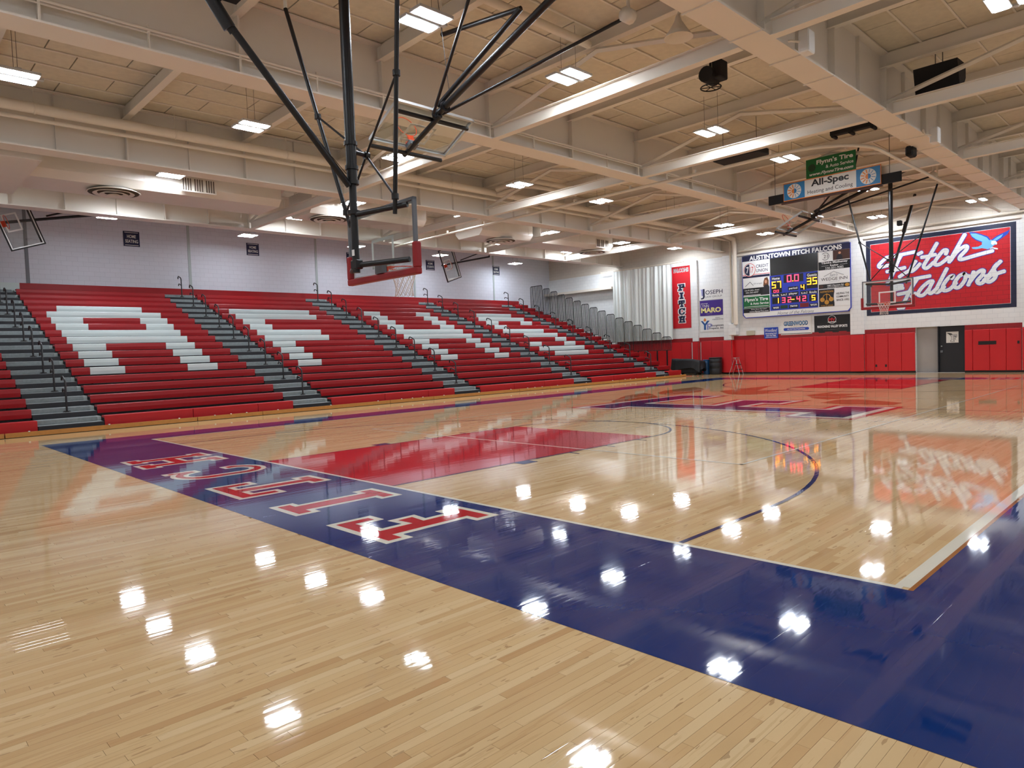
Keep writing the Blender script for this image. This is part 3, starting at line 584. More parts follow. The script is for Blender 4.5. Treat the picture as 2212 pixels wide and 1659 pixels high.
# ================================================================ BLEACHERS
YF, RUN, Z1, RISE, NR = 11.9, .69, .36, .265, 18
ry = lambda n: YF+RUN*n
rz = lambda n: Z1+RISE*n
WH = {}
def wset(rows, segs):
    for r in rows: WH.setdefault(r-1, []).extend(segs)
wset([15], [(.95, 3.9)]); wset([14], [(.5, 4.4)]); wset([13, 12], [(.5, 1.5), (3.43, 4.42)]); wset([11, 10], [(.53, 4.43)]); wset([9, 8, 7, 6], [(.55, 1.53), (3.45, 4.45)])
wset([15, 14], [(7.45, 11.3)]); wset([13, 12, 9, 8, 7, 6], [(7.47, 8.45)]); wset([11, 10], [(7.46, 10.37)])
wset([15, 14, 13, 12, 9, 8, 7, 6], [(14.35, 15.32), (17.63, 18.59)]); wset([11, 10], [(14.33, 18.6)])
wset([15], [(22., 24.85)]); wset([14], [(21.55, 25.27)]); wset([13], [(21.52, 22.48), (24.28, 25.26)]); wset([12], [(21.52, 22.47)]); wset([11], [(21.51, 24.81)]); wset([10], [(22.45, 25.25)]); wset([9], [(24.28, 25.23)]); wset([8], [(21.5, 22.42), (24.27, 25.23)]); wset([7], [(21.5, 25.2)]); wset([6], [(21.95, 24.7)])
SECT = [(-6.2, -1.47, 'leftmost red bleacher section cut by the picture edge'), (.05, 5.47, 'red bleacher section bearing a white letter A'), (6.87, 12.23, 'red bleacher section bearing a white letter F'), (13.6, 19.38, 'red bleacher section bearing a white letter H'), (20.7, 26.05, 'red bleacher section bearing a white letter S'), (27.3, 28.5, 'narrow red bleacher end section beside the black guard panels')]
bprof = [(0., -.225), (-.009, -.115), (-.002, -.012), (.01, 0.), (.27, 0.), (.29, -.02), (.28, -.05), (.05, -.06), (.05, -.225)]
fprof = [(-.02, -.30), (-.02, -.012), (-.01, 0.), (.27, 0.), (.29, -.02), (.28, -.05), (.03, -.06), (.03, -.30)]
for si, (x0, x1, lab) in enumerate(SECT):
    t = thing('bleacher_section', lab, 'bleachers', ((x0+x1)/2, YF, 0), 'red bleacher sections')
    for n in range(NR):
        y, z = ry(n), rz(n); segs = []; c = x0
        if n == 0:
            q = 2.2 if x1-x0 > 3 else 9.; cuts = [x0]
            cuts += {1: [2.35, 4.3], 2: [9.0, 10.95], 3: [15.5, 17.4], 4: [22.4, 24.3], 0: [-3.2]}.get(si, [])+[x1]
            segs = [(a+(.008 if a > x0 else 0), b-(.008 if b < x1 else 0), 'seat_front_red') for a, b in zip(cuts[:-1], cuts[1:])]
        else:
            for a, b in sorted(s_ for s_ in WH.get(n, []) if x0 < s_[0] < x1):
                segs += [(c, a-.006, 'seat_red'), (a, b, 'seat_white')]; c = b+.006
            segs.append((c, x1, 'seat_red'))
        for a, b, mm in segs:
            pr = fprof if n == 0 else bprof
            bb = MB().prism(pr, lambda u, v, w_: (a+w_, y+u, z+v), b-a).build('bench', mm, t)
            if mm == 'seat_white': bb['label'] = 'white bench board'
        MB().box(x0, x1, y+.06, y+RUN+.1, z-.27, z-.235).build('deck', 'riser_dark', t)
        MB().box(x0+.01, x1-.01, y+.06, y+.09, z-.5 if n else .06, z-.27).build('riser', 'black_matte', t)
        if n % 2 == 0:
            for xx in ((x0+.4, (x0+x1)/2, x1-.4) if x1-x0 > 3 else (x0+.2, x1-.2)): MB().box(xx-.03, xx+.03, y+.08, y+.2, z-.235, z-.06).build('bench_bracket', 'black_steel', t)
    if si == 5:   # open end of the stand shows its dark trussing
        for n in range(1, NR, 2): MB().box(x1-.06, x1-.02, ry(n)+.2, ry(n)+.26, 0, rz(n)-.27).build('frame_post', 'black_steel', t)
        MB().prism([(YF+.1, .05), (ry(17)+.6, .05), (ry(17)+.6, rz(17)-.4), (YF+.1, .06)], lambda u, v, w_: (x1-.3+w_, u, v), .02).build('end_screen', 'black_matte', t)
    else:
        MB().prism([(YF+.1, .05), (ry(17)+.6, .05), (ry(17)+.6, rz(17)-.5), (YF+.1, .06)], lambda u, v, w_: (x1-.05+w_, u, v), .02).build('end_screen', 'black_matte', t)
AIS = [(-1.47, .05, 'left of the white letter A'), (5.47, 6.87, 'between the white A and F'), (12.23, 13.6, 'between the white F and H'), (19.38, 20.7, 'between the white H and S'), (26.05, 27.3, 'right of the white letter S')]
ORD = ['lowest', 'second', 'third', 'fourth', 'fifth', 'sixth', 'seventh', 'eighth', 'topmost']
hr = MB(); hr.tube([(0, 0, 0), (0, 0, .80), (0, .03, .86), (0, .08, .89), (0, .28, .97), (0, .34, .97), (0, .38, .93), (0, .385, .86)], .025, 8)
hpost = hr.mesh('post', 'rail_black'); hlow = MB().tube([(0, 0, .52), (0, .05, .55), (0, .26, .63), (0, .32, .63), (0, .35, .59), (0, .355, .54)], .022, 8).mesh('lower_rail', 'rail_black'); hft = MB().cbox(-.06, .06, -.02, .06, 0, .03, .008).tube([(-.09, 0, .0), (-.07, .0, .03), (.07, 0, .03), (.09, 0, .0)], .012, 5).mesh('foot_plate', 'rail_black')
for ai, (x0, x1, wh) in enumerate(AIS):
    t = thing('bleacher_aisle', f'grey stepped bleacher aisle {wh}', 'stairs', ((x0+x1)/2, YF, 0), 'bleacher aisles')
    for n in range(NR):
        y, z = ry(n), rz(n)
        MB().cbox(x0+.01, x1-.01, y-.02, y+RUN+.16, z-.285, z-.145, .012).build('step', 'riser_dark', t)
        MB().box(x0+.01, x1-.05, y+.01, y+.2, z-.146, z-.138).build('tread', 'deck_edge', t)
        MB().cbox(x0+.02, x1-.12, y+.22, y+RUN-.03, z-.144, z-.015, .012).build('half_step', 'deck_grey', t)
        MB().box(x1-.12, x1-.02, y+.26, y+RUN-.03, z-.145, z-.02).build('side_gusset', 'deck_edge', t)
    MB().box(x0, x1, YF+.12, YF+.14, .05, .1).build('riser', 'black_matte', t)
    xm = (x0+x1)/2+.05
    for k in range(9):
        n = 2*k+1; L = (xm, ry(n)+.06, rz(n)-.137)
        h = thing('aisle_handrail', f'{ORD[k]} black hooked handrail in the aisle {wh}', 'handrail', L, 'black hooked aisle handrails')
        put('post', hpost, h, L); put('lower_rail', hlow, h, L); put('foot_plate', hft, h, L)
# timber kick board along the floor
cuts = [-6.2, -2.2, 2.35, 4.3, 9.0, 10.95, 15.5, 17.4, 22.4, 24.3, 28.5]
kb = thing('kick_board', 'varnished timber kick board along the foot of the bleachers', 'board', (10, 11.8, 0))
for a, b in zip(cuts[:-1], cuts[1:]):
    MB().box(a+.01, b-.01, YF-.34, YF-.3, .012, .125).build('plank', 'kick_wood', kb); MB().box(a+.01, b-.01, YF-.3, YF-.03, .03, .075).build('plank', 'black_matte', kb)
    for x in (a+.5, (a+b)/2, b-.5): MB().cbox(x-.02, x+.02, YF-.35, YF-.31, .122, .145, .005).build('bracket', 'seat_white', kb)
tp = thing('back_panel', 'long dark red panel behind the top bleacher row', 'panel', (10, ry(17)+.75, 4.5))
MB().box(.3, 28.5, ry(17)+.86, ry(17)+.90, rz(17)-.25, rz(17)+.33).build('panel_board', 'seat_red', tp); MB().box(-6.2, .3, ry(17)+.86, ry(17)+.90, rz(17)-.02, rz(17)+.33).build('panel_board', 'seat_white', tp)
# guard panels down the far end
for k in range(16):
    y0 = 12.56+.655*k; wdt = .58 if k < 15 else 1.08; zt = 2.25+.2555*k; zb = max(1.47, zt-1.72); x = 28.62
    lab = 'black barred guard panel at the bleacher end, '+(['lowest', 'second lowest', 'third lowest', 'fourth lowest'][k] if k < 4 else 'topmost and widest' if k == 15 else ['next below the topmost', 'third from the top', 'fourth from the top'][14-k] if k > 11 else ['fifth', 'sixth', 'seventh', 'eighth', 'ninth', 'tenth', 'eleventh', 'twelfth'][k-4]+' counting up')
    t = thing('guard_panel', lab, 'guard rail', (x, y0, zb), 'black guard panels at the bleacher end')
    MB().tube([(x, y0, zb), (x, y0, zt-.09), (x, y0+.03, zt-.03), (x, y0+.09, zt), (x, y0+wdt-.09, zt), (x, y0+wdt-.03, zt-.03), (x, y0+wdt, zt-.09), (x, y0+wdt, zb)], .022, 6).tube([(x, y0, zb+.02), (x, y0+wdt, zb+.02)], .02, 6).build('frame', 'rail_black', t)
    nb = 5 if k < 15 else 10; bal = MB().tube([(0, 0, 0), (0, 0, zt-zb-.02)], .021, 6).mesh('baluster', 'rail_black')
    for q in range(1, nb+1): put('baluster', bal, t, (x, y0+wdt*q/(nb+1), zb+.02))
    n = min(17, int((y0-YF)/RUN)); MB().box(x-.03, x+.03, y0+.25, y0+.31, rz(n)-.25, zb+.03).box(28.47, x+.03, y0+.25, y0+.31, rz(n)-.26, rz(n)-.22).build('support_post', 'rail_black', t)
# white curtain by the far corner
cv = []; cf = []; NC = 120
for k in range(NC+1):
    s_ = k/NC; y = 14.15+4.4*s_; dx = .055*math.sin(s_*2*PI*15)+.05*math.sin(s_*2*PI*6.3+1)
    for z in (2.12, 3.6, 5.2, 6.66): cv.append((31.25+dx*(1.15 if z < 6 else .7), y, z))
for k in range(NC):
    for j in range(3): cf.append((k*4+j, k*4+4+j, k*4+5+j, k*4+1+j))
ct = thing('folded_curtain', 'tall white pleated divider curtain hanging in the far left corner', 'curtain', (31.25, 16.3, 2.1))
MB().add(cv, cf, True).build('cloth', 'curtain_white', ct); MB().tube([(31.25, 13.2, 6.72), (31.25, 19.5, 6.72)], .03, 8).build('curtain_rail', 'pipe_cream', ct)
for k in range(16): MB().box(31.235, 31.265, 14.2+k*.285, 14.23+k*.285, 6.64, 6.72).build('glider', 'pipe_cream', ct)

# ================================================================ GOALS
nt = G_('glass').node_tree; nt.nodes.clear()
out = nt.nodes.new('ShaderNodeOutputMaterial'); mx = nt.nodes.new('ShaderNodeMixShader'); tr = nt.nodes.new('ShaderNodeBsdfTransparent'); gl = nt.nodes.new('ShaderNodeBsdfGlossy')
tr.inputs[0].default_value = (.93, .96, .95, 1); gl.inputs['Roughness'].default_value = .02; mx.inputs[0].default_value = .06
nt.links.new(tr.outputs[0], mx.inputs[1]); nt.links.new(gl.outputs[0], mx.inputs[2]); nt.links.new(mx.outputs[0], out.inputs[0])
def goal_board(t, O, U, V, N, pad=True, net=True, frame='goal_grey'):
    """glass backboard: O top corner, U across 1.83, V down 1.07, N towards the rim"""
    O, U, V, N = Vector(O), Vector(U).normalized(), Vector(V).normalized(), Vector(N).normalized()
    P = lambda u, v, n: O+U*u+V*v+N*n
    def slab(u0, u1, v0, v1, n0, n1): return ([P(u, v, n) for n in (n0, n1) for v in (v0, v1) for u in (u0, u1)], [(0, 2, 3, 1), (4, 5, 7, 6), (0, 1, 5, 4), (2, 6, 7, 3), (0, 4, 6, 2), (1, 3, 7, 5)])
    W_, H_ = 1.83, 1.07
    gp = MB().add(*slab(.03, W_-.03, .03, H_-.03, -.008, 0)).build('glass', 'glass', t)
    b = MB()
    for q in ((0, W_, 0, .04), (0, W_, H_-.04, H_), (0, .04, 0, H_), (W_-.04, W_, 0, H_)): b.add(*slab(*q, -.05, .012))
    b.build('frame', frame, t)
    b = MB(); c = W_/2
    for q in ((c-.305, c+.305, .46, .51), (c-.305, c+.305, .87, .92), (c-.305, c-.255, .46, .92), (c+.255, c+.305, .46, .92)): b.add(*slab(*q, .001, .004))
    b.build('target_square', 'white', gp)
    b = MB()
    for q in ((.04, W_-.04, .04, .075), (.04, W_-.04, H_-.075, H_-.04), (.04, .075, .04, H_-.04), (W_-.075, W_-.04, .04, H_-.04)): b.add(*slab(*q, .001, .004))
    b.build('border_stripe', 'white', gp)
    if pad:
        b = MB()
        for u0, u1, v0, v1 in ((-.05, W_+.05, H_-.05, H_+.055), (-.05, .05, H_-.42, H_-.04), (W_-.05, W_+.05, H_-.42, H_-.04)): b.add(*slab(u0, u1, v0, v1, -.075, .035))
        po = b.build('edge_pad', 'goal_pad', t)
        bv = po.modifiers.new('bevel', 'BEVEL'); bv.width = .025; bv.segments = 3
    rc = P(c, .91, .15+.2286); rr = MB(); ring = [rc+(U*math.cos(a)+N*math.sin(a))*.2286 for a in [2*PI*k/28 for k in range(28)]]
    rr.tube(ring, .009, 6, closed=True); ro = rr.build('rim', 'rim_orange', t)
    MB().add(*slab(c-.1, c+.1, .89, 1.0, .0, .03)).add(*slab(c-.07, c+.07, .9, .93, .03, .16)).build('rim_bracket', 'rim_orange', ro)
    MB().add(*slab(c-.1, c+.1, .86, 1.02, -.09, -.01)).build('rim_mount', 'goal_grey', t)
    if net:
        b = MB(); nz = 6
        prof = [(.225, 0), (.2, .07), (.175, .15), (.15, .23), (.135, .31), (.14, .39), (.15, .45)]
        for k in range(12):
            for sgn in (1, -1):
                pts = [rc+(U*math.cos(a)+N*math.sin(a))*prof[i][0]+V*prof[i][1] for i in range(nz+1) for a in [2*PI*(k+sgn*i*.5)/12]]
                b.tube(pts, .0045, 4, cap=False)
        b.build('net', 'net_white', ro)
    return P
t = thing('basketball_goal', 'glass backboard with red edge pad hung on a black mast, nearest the camera', 'basketball goal', (.75, 0, 2.9), 'ceiling hung basketball goals')
gP = goal_board(t, (1.22, .915, 3.96), (0, -1, 0), (0, 0, -1), (1, 0, 0), frame='goal_grey')
MB().tube([(.75, .02, 2.93), (.75, .02, 4.6)], .056, 14).build('mast_tube', 'goal_black', t); MB().tube([(.75, .02, 4.25), (.75, .02, 7.9)], .08, 14).build('mast', 'goal_black', t)
for z in (4.28, 4.5, 4.86, 3.83): MB().tube([(.75, .02, z-.03), (.75, .02, z+.03)], .1, 14).build('collar', 'goal_black', t)
for s in (1, -1):
    MB().tube([(.76, s*.04, 3.80), (1.15, s*.8, 3.86)], .042, 10).build('upper_arm', 'goal_black', t); MB().tube([(.76, s*.04, 3.04), (1.15, s*.8, 3.06)], .042, 10).build('lower_arm', 'goal_black', t)
    top = Vector((.62, s*1.6, 7.4)); low = Vector((1.05, s*.62, 3.74)); rd = lambda k: low+(top-low)*k
    MB().tube([top, low], .034, 10).build('side_rod', 'goal_black', t)
    MB().tube([top, (top.x, top.y, ZC)], .03, 8).build('hanger', 'pipe_cream', t)
    for k in (.5, .065): MB().tube([rd(k)-Vector((0, 0, .04)), rd(k)+Vector((0, 0, .04))], .055, 8).build('collar', 'goal_black', t); MB().tube([(1.0, 0, 4.72), rd(k)], .018, 8).build('cross_brace', 'goal_black', t)
MB().tube([(.75, 0, 4.74), (1.02, 0, 4.72)], .035, 8).tube([(.97, 0, 4.72), (1.04, 0, 4.72)], .06, 10).build('hub', 'goal_black', t)
MB().tube([(.68, 0, 4.22), (-1.05, 0, 6.13)], .05, 10).build('back_brace', 'goal_black', t); MB().tube([(-.95, 0, 6.0), (-2.4, 0, 7.7)], .062, 10).build('fold_brace', 'goal_black', t); MB().tube([(-1.02, -.03, 6.02), (-1.3, -.03, 6.42)], .085, 8).build('fold_joint', 'goal_black', t)
MB().cbox(-1.15, -.95, -.28, -.12, 6.3, 6.5, .01).build('limit_box', 'black_matte', t); MB().tube([(-1.1, -.2, 6.4), (-1.15, 0, 6.3)], .015, 6).build('limit_bracket', 'black_steel', t)
MB().tube([(-.3, .03, 5.3), (.66, .03, 4.4), (.75, .05, 4.5)], .006, 4).build('cable', 'black_steel', t)
MB().cbox(.69, .81, -.09, .09, 2.98, 3.12, .015).build('board_clamp', 'goal_black', t)
MB().box(.69, .7, -.03, .03, 3.18, 3.27).build('paper_tag', 'white', t)
index_kids()
g2 = copy_tree(t, (L_-.75, 0, 2.9), 'glass backboard with red edge pad hung in front of the red mural'); g2.rotation_euler.z = PI
# goals folded up under the roof
t = thing('folded_goal', 'glass backboard folded up flat under the near roof, red rim above it', 'basketball goal', (3.37, 1.2, 6.2), 'basketball goals folded under the roof')
Vd = Vector((0, .896, -.444)); Nd = Vector((0, .444, .896)); O = Vector((2.46, 1.2, 6.26))
goal_board(t, O, (1, 0, 0), Vd, Nd, pad=False, net=False, frame='alu')
mz = lambda y, dz=0.: (3.37, y, 6.16-(y-1.2)*.33+dz)
MB().tube([(3.37, 2.3, 5.66), (3.37, 1.1, 6.12)], .05, 10).build('mast_tube', 'goal_black', t); MB().tube([mz(1.25), mz(-3.0)], .062, 10).build('mast', 'goal_black', t)
MB().tube([mz(1.15, .14), (3.37, -1.1, 7.25)], .045, 8).build('fold_brace', 'goal_black', t); MB().tube([(3.37, -1.1, 7.25), (3.37, .95, 7.55)], .042, 8).build('fold_brace', 'goal_black', t); MB().tube([(3.37, .95, 7.55), (3.37, .95, 8.2)], .02, 6).build('hanger', 'pipe_cream', t)
for q, nm in (((2.46+.06, 1.77, 1.33, 6.1), 'crossbar'), ((2.46+.06, 1.77, 2.2, 5.68), 'crossbar')): MB().tube([(q[0], q[2], q[3]), (q[0]+q[1]-.06, q[2], q[3])], .04, 10).build(nm, 'goal_black', t)
MB().tube([(3.25, 1.15, 6.15), (2.85, -.45, 7.55)], .03, 8).tube([(2.85, -.45, 7.55), (2.8, -.6, 8.15)], .03, 8).build('side_rod', 'goal_black', t); MB().tube([(3.5, 1.2, 6.2), (4.62, -2.2, 7.05)], .03, 8).build('side_rod', 'goal_black', t)
MB().lathe([(.0, 0), (.12, 0), (.12, .18), (0, .18)], (4.55, -2.3, 7.08), 10, 0).build('pipe_clamp', 'pipe_cream', t); MB().tube([(4.66, -2.3, 7.1), (4.66, -2.3, 8.14)], .03, 8).build('hanger', 'pipe_cream', t)
for y in (1.2, .95): MB().tube([Vector(mz(y))-Vector((0, .03, 0)), Vector(mz(y))+Vector((0, .03, 0))], .1, 10).build('collar', 'goal_black', t)
MB().tube([mz(.8, .1), (3.0, .6, 8.1)], .006, 4).build('cable', 'black_steel', t)
MB().tube([(3.37, -3.0, 7.55), (3.37, -2.9, 7.2)], .03, 6).build('hanger', 'pipe_cream', t)
index_kids()
copy_tree(t, (3.37+17.08, 1.2, 6.2), 'glass backboard folded up under the far roof below the hanging sponsor signs')
th = -1.24; t = thing('side_goal', 'glass backboard folded sideways under the far end of the girder over the bleachers', 'basketball goal', (20.17, 21.3, 7.), 'side folded goals over the bleachers')
goal_board(t, (20.17, 21.3, 7.84), (math.cos(th), 0, math.sin(th)), (math.sin(th), 0, -math.cos(th)), (0, -1, 0), pad=False, net=False, frame='goal_black')
Cb = Vector((19.96, 21.43, 6.82)); dm = Vector((.98, 0, .2))
MB().tube([Cb-dm*.5, Cb+dm*3.2], .05, 10).build('mast', 'goal_black', t); MB().tube([Cb+dm*.9+Vector((0, 0, .1)), Cb+dm*2.6+Vector((0, 0, .35))], .03, 8).build('fold_brace', 'goal_black', t); MB().tube([Cb+dm*3.2, Cb+dm*3.2+Vector((0, 0, .95))], .04, 8).build('hanger', 'goal_black', t)
for k in (.06, 1.0):
    a = Vector((20.17, 21.39, 7.84))+Vector((math.sin(th), 0, -math.cos(th)))*(.08 if k < .5 else 1.0); MB().tube([a, a+Vector((math.cos(th), 0, math.sin(th)))*1.75], .035, 8).build('crossbar', 'goal_black', t)
index_kids()
copy_tree(t, (20.17+.394-20.76, 19.6, 6.97), 'glass backboard folded sideways under the girder at the left picture edge')

# ================================================================ MURAL
mu = thing('mural', 'red wall mural with white script words and a blue bird', 'mural', (XW, .15, 2.83))
panel(mu, 'mural_border', 'mural_navy', -2.88, 3.2, 2.83, 6.51, XW-.006, .006); panel(mu, 'mural_edge', 'mural_white', -2.68, 3.0, 3.0, 6.31, XW-.009, .003); panel(mu, 'mural_field', 'mural_red', -2.665, 2.985, 3.015, 6.295, XW-.012, .003)
k4 = 352/2212.
def mp(a, b): p = at(1860+a*k4, 460+b*k4, 0, XW-.02); return (p.y, p.z)
FITCH = [[(345, 606), (540, 568), (735, 527)], [(345, 606), (255, 690), (240, 725), (262, 738)], [(262, 738), (410, 702)], [(545, 575), (500, 660), (460, 760), (395, 900)], [(350, 797), (470, 772), (595, 742)], [(742, 655), (680, 745), (668, 780), (690, 790), (735, 760), (800, 690)], [(775, 560), (825, 535)], [(520, 868), (590, 820), (668, 775)],
         [(1030, 410), (935, 575), (858, 700), (858, 740), (900, 745), (985, 670)], [(820, 602), (905, 590), (1010, 565)], [(1150, 560), (1165, 510), (1120, 510), (1050, 590), (1000, 670), (1020, 705), (1085, 685), (1190, 600)], [(1408, 292), (1300, 480), (1195, 668)], [(1215, 645), (1300, 530), (1400, 455), (1440, 462), (1420, 510), (1350, 585), (1340, 625), (1390, 625), (1560, 575), (1785, 513)]]
FALC = [[(350, 962), (560, 925), (935, 855)], [(560, 985), (470, 990), (425, 1020), (440, 1045)], [(440, 1045), (570, 1020)], [(760, 900), (700, 990), (640, 1100), (590, 1205)], [(500, 1105), (600, 1085), (690, 1060)], [(680, 1135), (740, 1090)], 
        [(975, 925), (920, 935), (830, 1010), (775, 1090), (790, 1120), (850, 1110), (930, 1020)], [(975, 930), (925, 1030), (925, 1080), (960, 1085), (1040, 1010)], [(1165, 755), (1090, 900), (1015, 1050), (1030, 1078), (1080, 1050), (1130, 1000)], [(1230, 890), (1250, 855), (1200, 870), (1130, 955), (1105, 1030), (1140, 1055), (1210, 1030), (1290, 950)], [(1400, 825), (1330, 860), (1270, 950), (1280, 1010), (1335, 1005), (1405, 920), (1420, 850), (1400, 825)], [(1420, 850), (1480, 860)], [(1530, 800), (1495, 890), (1455, 980)], [(1480, 930), (1560, 830), (1630, 780), (1665, 790), (1640, 850), (1580, 920), (1600, 955), (1650, 945), (1760, 850)],
        [(1895, 655), (1830, 720), (1740, 840), (1665, 920)], [(1850, 690), (1800, 760), (1830, 840), (1800, 900), (1740, 935), (1690, 915)], [(1690, 860), (1800, 835), (1945, 790)]]
for nm, S in (('upper_word', FITCH), ('lower_word', FALC), ('dash_mark', [[(505, 1292), (580, 1285)]])):
    S2 = [[mp(*q) for q in s] for s in S]
    strokes(mu, 'word_outline', 'mural_blue', S2, .225, XW-.0155); strokes(mu, nm, 'mural_white', S2, .165, XW-.019)
for nm, mm, Q, xx in (('bird_wing', 'deep_blue', [(1465, 262), (1500, 258), (1560, 266), (1640, 290), (1720, 318), (1765, 372), (1725, 425), (1650, 405), (1560, 372), (1500, 330)], .0155), ('bird_wing', 'light_blue', [(1480, 278), (1560, 280), (1640, 305), (1710, 335), (1745, 378), (1715, 412), (1650, 392), (1560, 358), (1505, 318)], .0175),
                      ('bird_wing', 'deep_blue', [(1755, 372), (1850, 305), (1960, 255), (2025, 222), (1990, 285), (1930, 330), (1850, 385), (1790, 400)], .0155), ('bird_wing', 'light_blue', [(1775, 378), (1850, 325), (1930, 285), (1900, 330), (1840, 372)], .0175),
                      ('bird_body', 'light_blue', [(1640, 395), (1760, 365), (1830, 380), (1848, 420), (1800, 440), (1775, 470), (1720, 492), (1640, 478), (1560, 492), (1512, 488), (1500, 466), (1590, 458), (1640, 430)], .0165), ('bird_head', 'white', [(1770, 380), (1825, 378), (1848, 405), (1840, 430), (1815, 415), (1790, 435), (1765, 420)], .019), ('bird_feet', 'white', [(1745, 480), (1790, 465), (1858, 478), (1855, 496), (1800, 490), (1770, 498)], .019)):
    fpoly(mu, nm, mm, [mp(*q) for q in Q], XW-xx, .0015)

# ================================================================ SCOREBOARD
XF = 31.48
sb = thing('scoreboard', 'large blue scoreboard with lit digits framed by sponsor panels', 'scoreboard', (XF, 6.77, 3.1))
SEG = {'0': 'abcdef', '1': 'bc', '2': 'abged', '3': 'abgcd', '4': 'fgbc', '5': 'afgcd', '7': 'abc', '-': 'g'}
def seg7(ch, m, y, z, wd, ht, x=XF-.02):
    b = MB(); t_ = ht*.13; h2 = ht/2; w2 = wd/2
    R = {'a': (-w2, w2, h2-t_, h2), 'd': (-w2, w2, -h2, -h2+t_), 'g': (-w2, w2, -t_/2, t_/2), 'f': (-w2, -w2+t_, 0, h2), 'b': (w2-t_, w2, 0, h2), 'e': (-w2, -w2+t_, -h2, 0), 'c': (w2-t_, w2, -h2, 0)}
    for s_ in SEG[ch]: u0, u1, v0, v1 = R[s_]; b.box(x, x+.006, y-u0, y-u1, z+v0, z+v1)
    o = b.build('lit_digit', m, sb); return o
pb = MB().prism([(3.87, 3.3), (4.02, 3.13), (9.52, 3.11), (9.68, 3.28), (9.66, 6.55), (3.87, 6.55)], lambda u, v, w_: (XF+w_, u, v), .16).build('cabinet', 'blue', sb)
MB().prism([(3.91, 3.32), (4.04, 3.17), (9.5, 3.15), (9.62, 3.3), (9.62, 6.5), (3.91, 6.5)], lambda u, v, w_: (XF-.004+w_, u, v), .004).build('face', 'white', sb)
panel(sb, 'header_panel', 'navy', 3.88, 9.64, 6.255, 6.55, XF-.008, .008); write(sb, 'AUSTINTOWN FITCH FALCONS', 'white', 6.75, 6.40, 4.95, .25, XF-.01, bold=.035)
panel(sb, 'video_screen', 'screen', 5.48, 8.03, 5.33, 6.25, XF-.03, .03)
# credit union panel
panel(sb, 'sponsor_panel', 'white', 8.05, 9.64, 5.33, 6.25, XF-.008, .006); panel(sb, 'stripe', 'navy', 8.06, 9.63, 5.33, 5.45, XF-.01, .002); panel(sb, 'stripe', 'sign_red', 8.06, 9.63, 5.48, 5.51, XF-.01, .002)
fpoly(sb, 'badge', 'sign_red', disc(9.22, 5.77, .37, ry=.35), XF-.012); fpoly(sb, 'badge', 'white', disc(9.22, 5.77, .345, ry=.325), XF-.014); fpoly(sb, 'badge', 'navy', [(9.22+.3*math.cos(a), 5.77+.32*math.sin(a)) for a in [-PI/2+PI*k/14 for k in range(15)]], XF-.016)
write(sb, '7', 'white', 9.33, 5.77, .15, .36, XF-.02, .03); write(sb, '17', 'sign_red', 9.09, 5.77, .2, .32, XF-.02); write(sb, 'CREDIT', 'navy', 8.48, 5.93, .72, .17, XF-.012, .01); write(sb, 'UNION', 'navy', 8.5, 5.69, .66, .17, XF-.012, .01)
# realtor panel, top right
panel(sb, 'sponsor_panel', 'white', 3.89, 5.45, 5.73, 6.25, XF-.008, .006); panel(sb, 'sponsor_panel', 'black', 3.89, 5.45, 5.31, 5.73, XF-.008, .006); panel(sb, 'photo_print', 'brown_dim', 3.89, 4.72, 5.76, 6.25, XF-.01, .002)
fpoly(sb, 'photo_figure', 'suit', [(4.24, 5.76), (4.58, 5.76), (4.52, 5.98), (4.42, 6.04), (4.36, 6.04), (4.27, 5.97)], XF-.012); fpoly(sb, 'photo_figure', 'skin', disc(4.39, 6.1, .065, 12), XF-.013)
fpoly(sb, 'ring_mark', 'grey', arcpoly(5.1, 6.0, .17, .2, D(55), D(305)), XF-.011) if False else MB().add([(XF-.011, y, z) for y, z in arcpoly(5.1, 6.0, .17, .2, D(40), D(320))], [tuple(range(98))]).build('ring_mark', 'grey', sb)
write(sb, '21', 'suit', 5.08, 6.0, .2, .17, XF-.012); write(sb, 'Tibitha Matheney', 'white', 4.66, 5.65, 1.3, .13, XF-.01, .02); write(sb, 'Realtor', 'white', 4.66, 5.52, .42, .09, XF-.01, .02); write(sb, '330-501-9085', 'white', 4.66, 5.39, .9, .11, XF-.01)
for y0, y1 in ((4.02, 4.38), (4.94, 5.3)): panel(sb, 'rule', 'white', y0, y1, 5.51, 5.52, XF-.01, .002)
# score panel
panel(sb, 'score_panel', 'blue', 5.5, 8.07, 3.43, 5.32, XF-.012, .012)
for y0, y1, z0, z1 in ((6.24, 7.3, 4.87, 5.28), (7.4, 7.98, 4.38, 5.0), (5.5, 6.07, 4.45, 5.02), (6.1, 6.42, 4.4, 4.7), (7.5, 7.95, 3.78, 4.12), (6.9, 7.44, 3.78, 4.12), (6.35, 6.9, 3.78, 4.12), (6.05, 6.35, 3.78, 4.12), (5.55, 5.95, 3.78, 4.12)): panel(sb, 'digit_window', 'black', y0, y1, z0, z1, XF-.016, .004)
for ch, y in (('0', 6.99), ('0', 6.6)): seg7(ch, 'led_red', y, 5.07, .24, .36)
panel(sb, 'lit_digit', 'led_amber', 6.77, 6.82, 4.9, 4.95, XF-.02, .004)
for ch, y, z in (('5', 7.84, 4.81), ('7', 7.55, 4.81), ('3', 5.94, 4.82), ('5', 5.65, 4.82)): seg7(ch, 'led_amber', y, z, .22, .36)
for ch, y in (('0', 7.8), ('0', 7.63)): seg7(ch, 'led_red', y, 4.46, .12, .13)
seg7('4', 'led_amber', 6.29, 4.55, .18, .26)
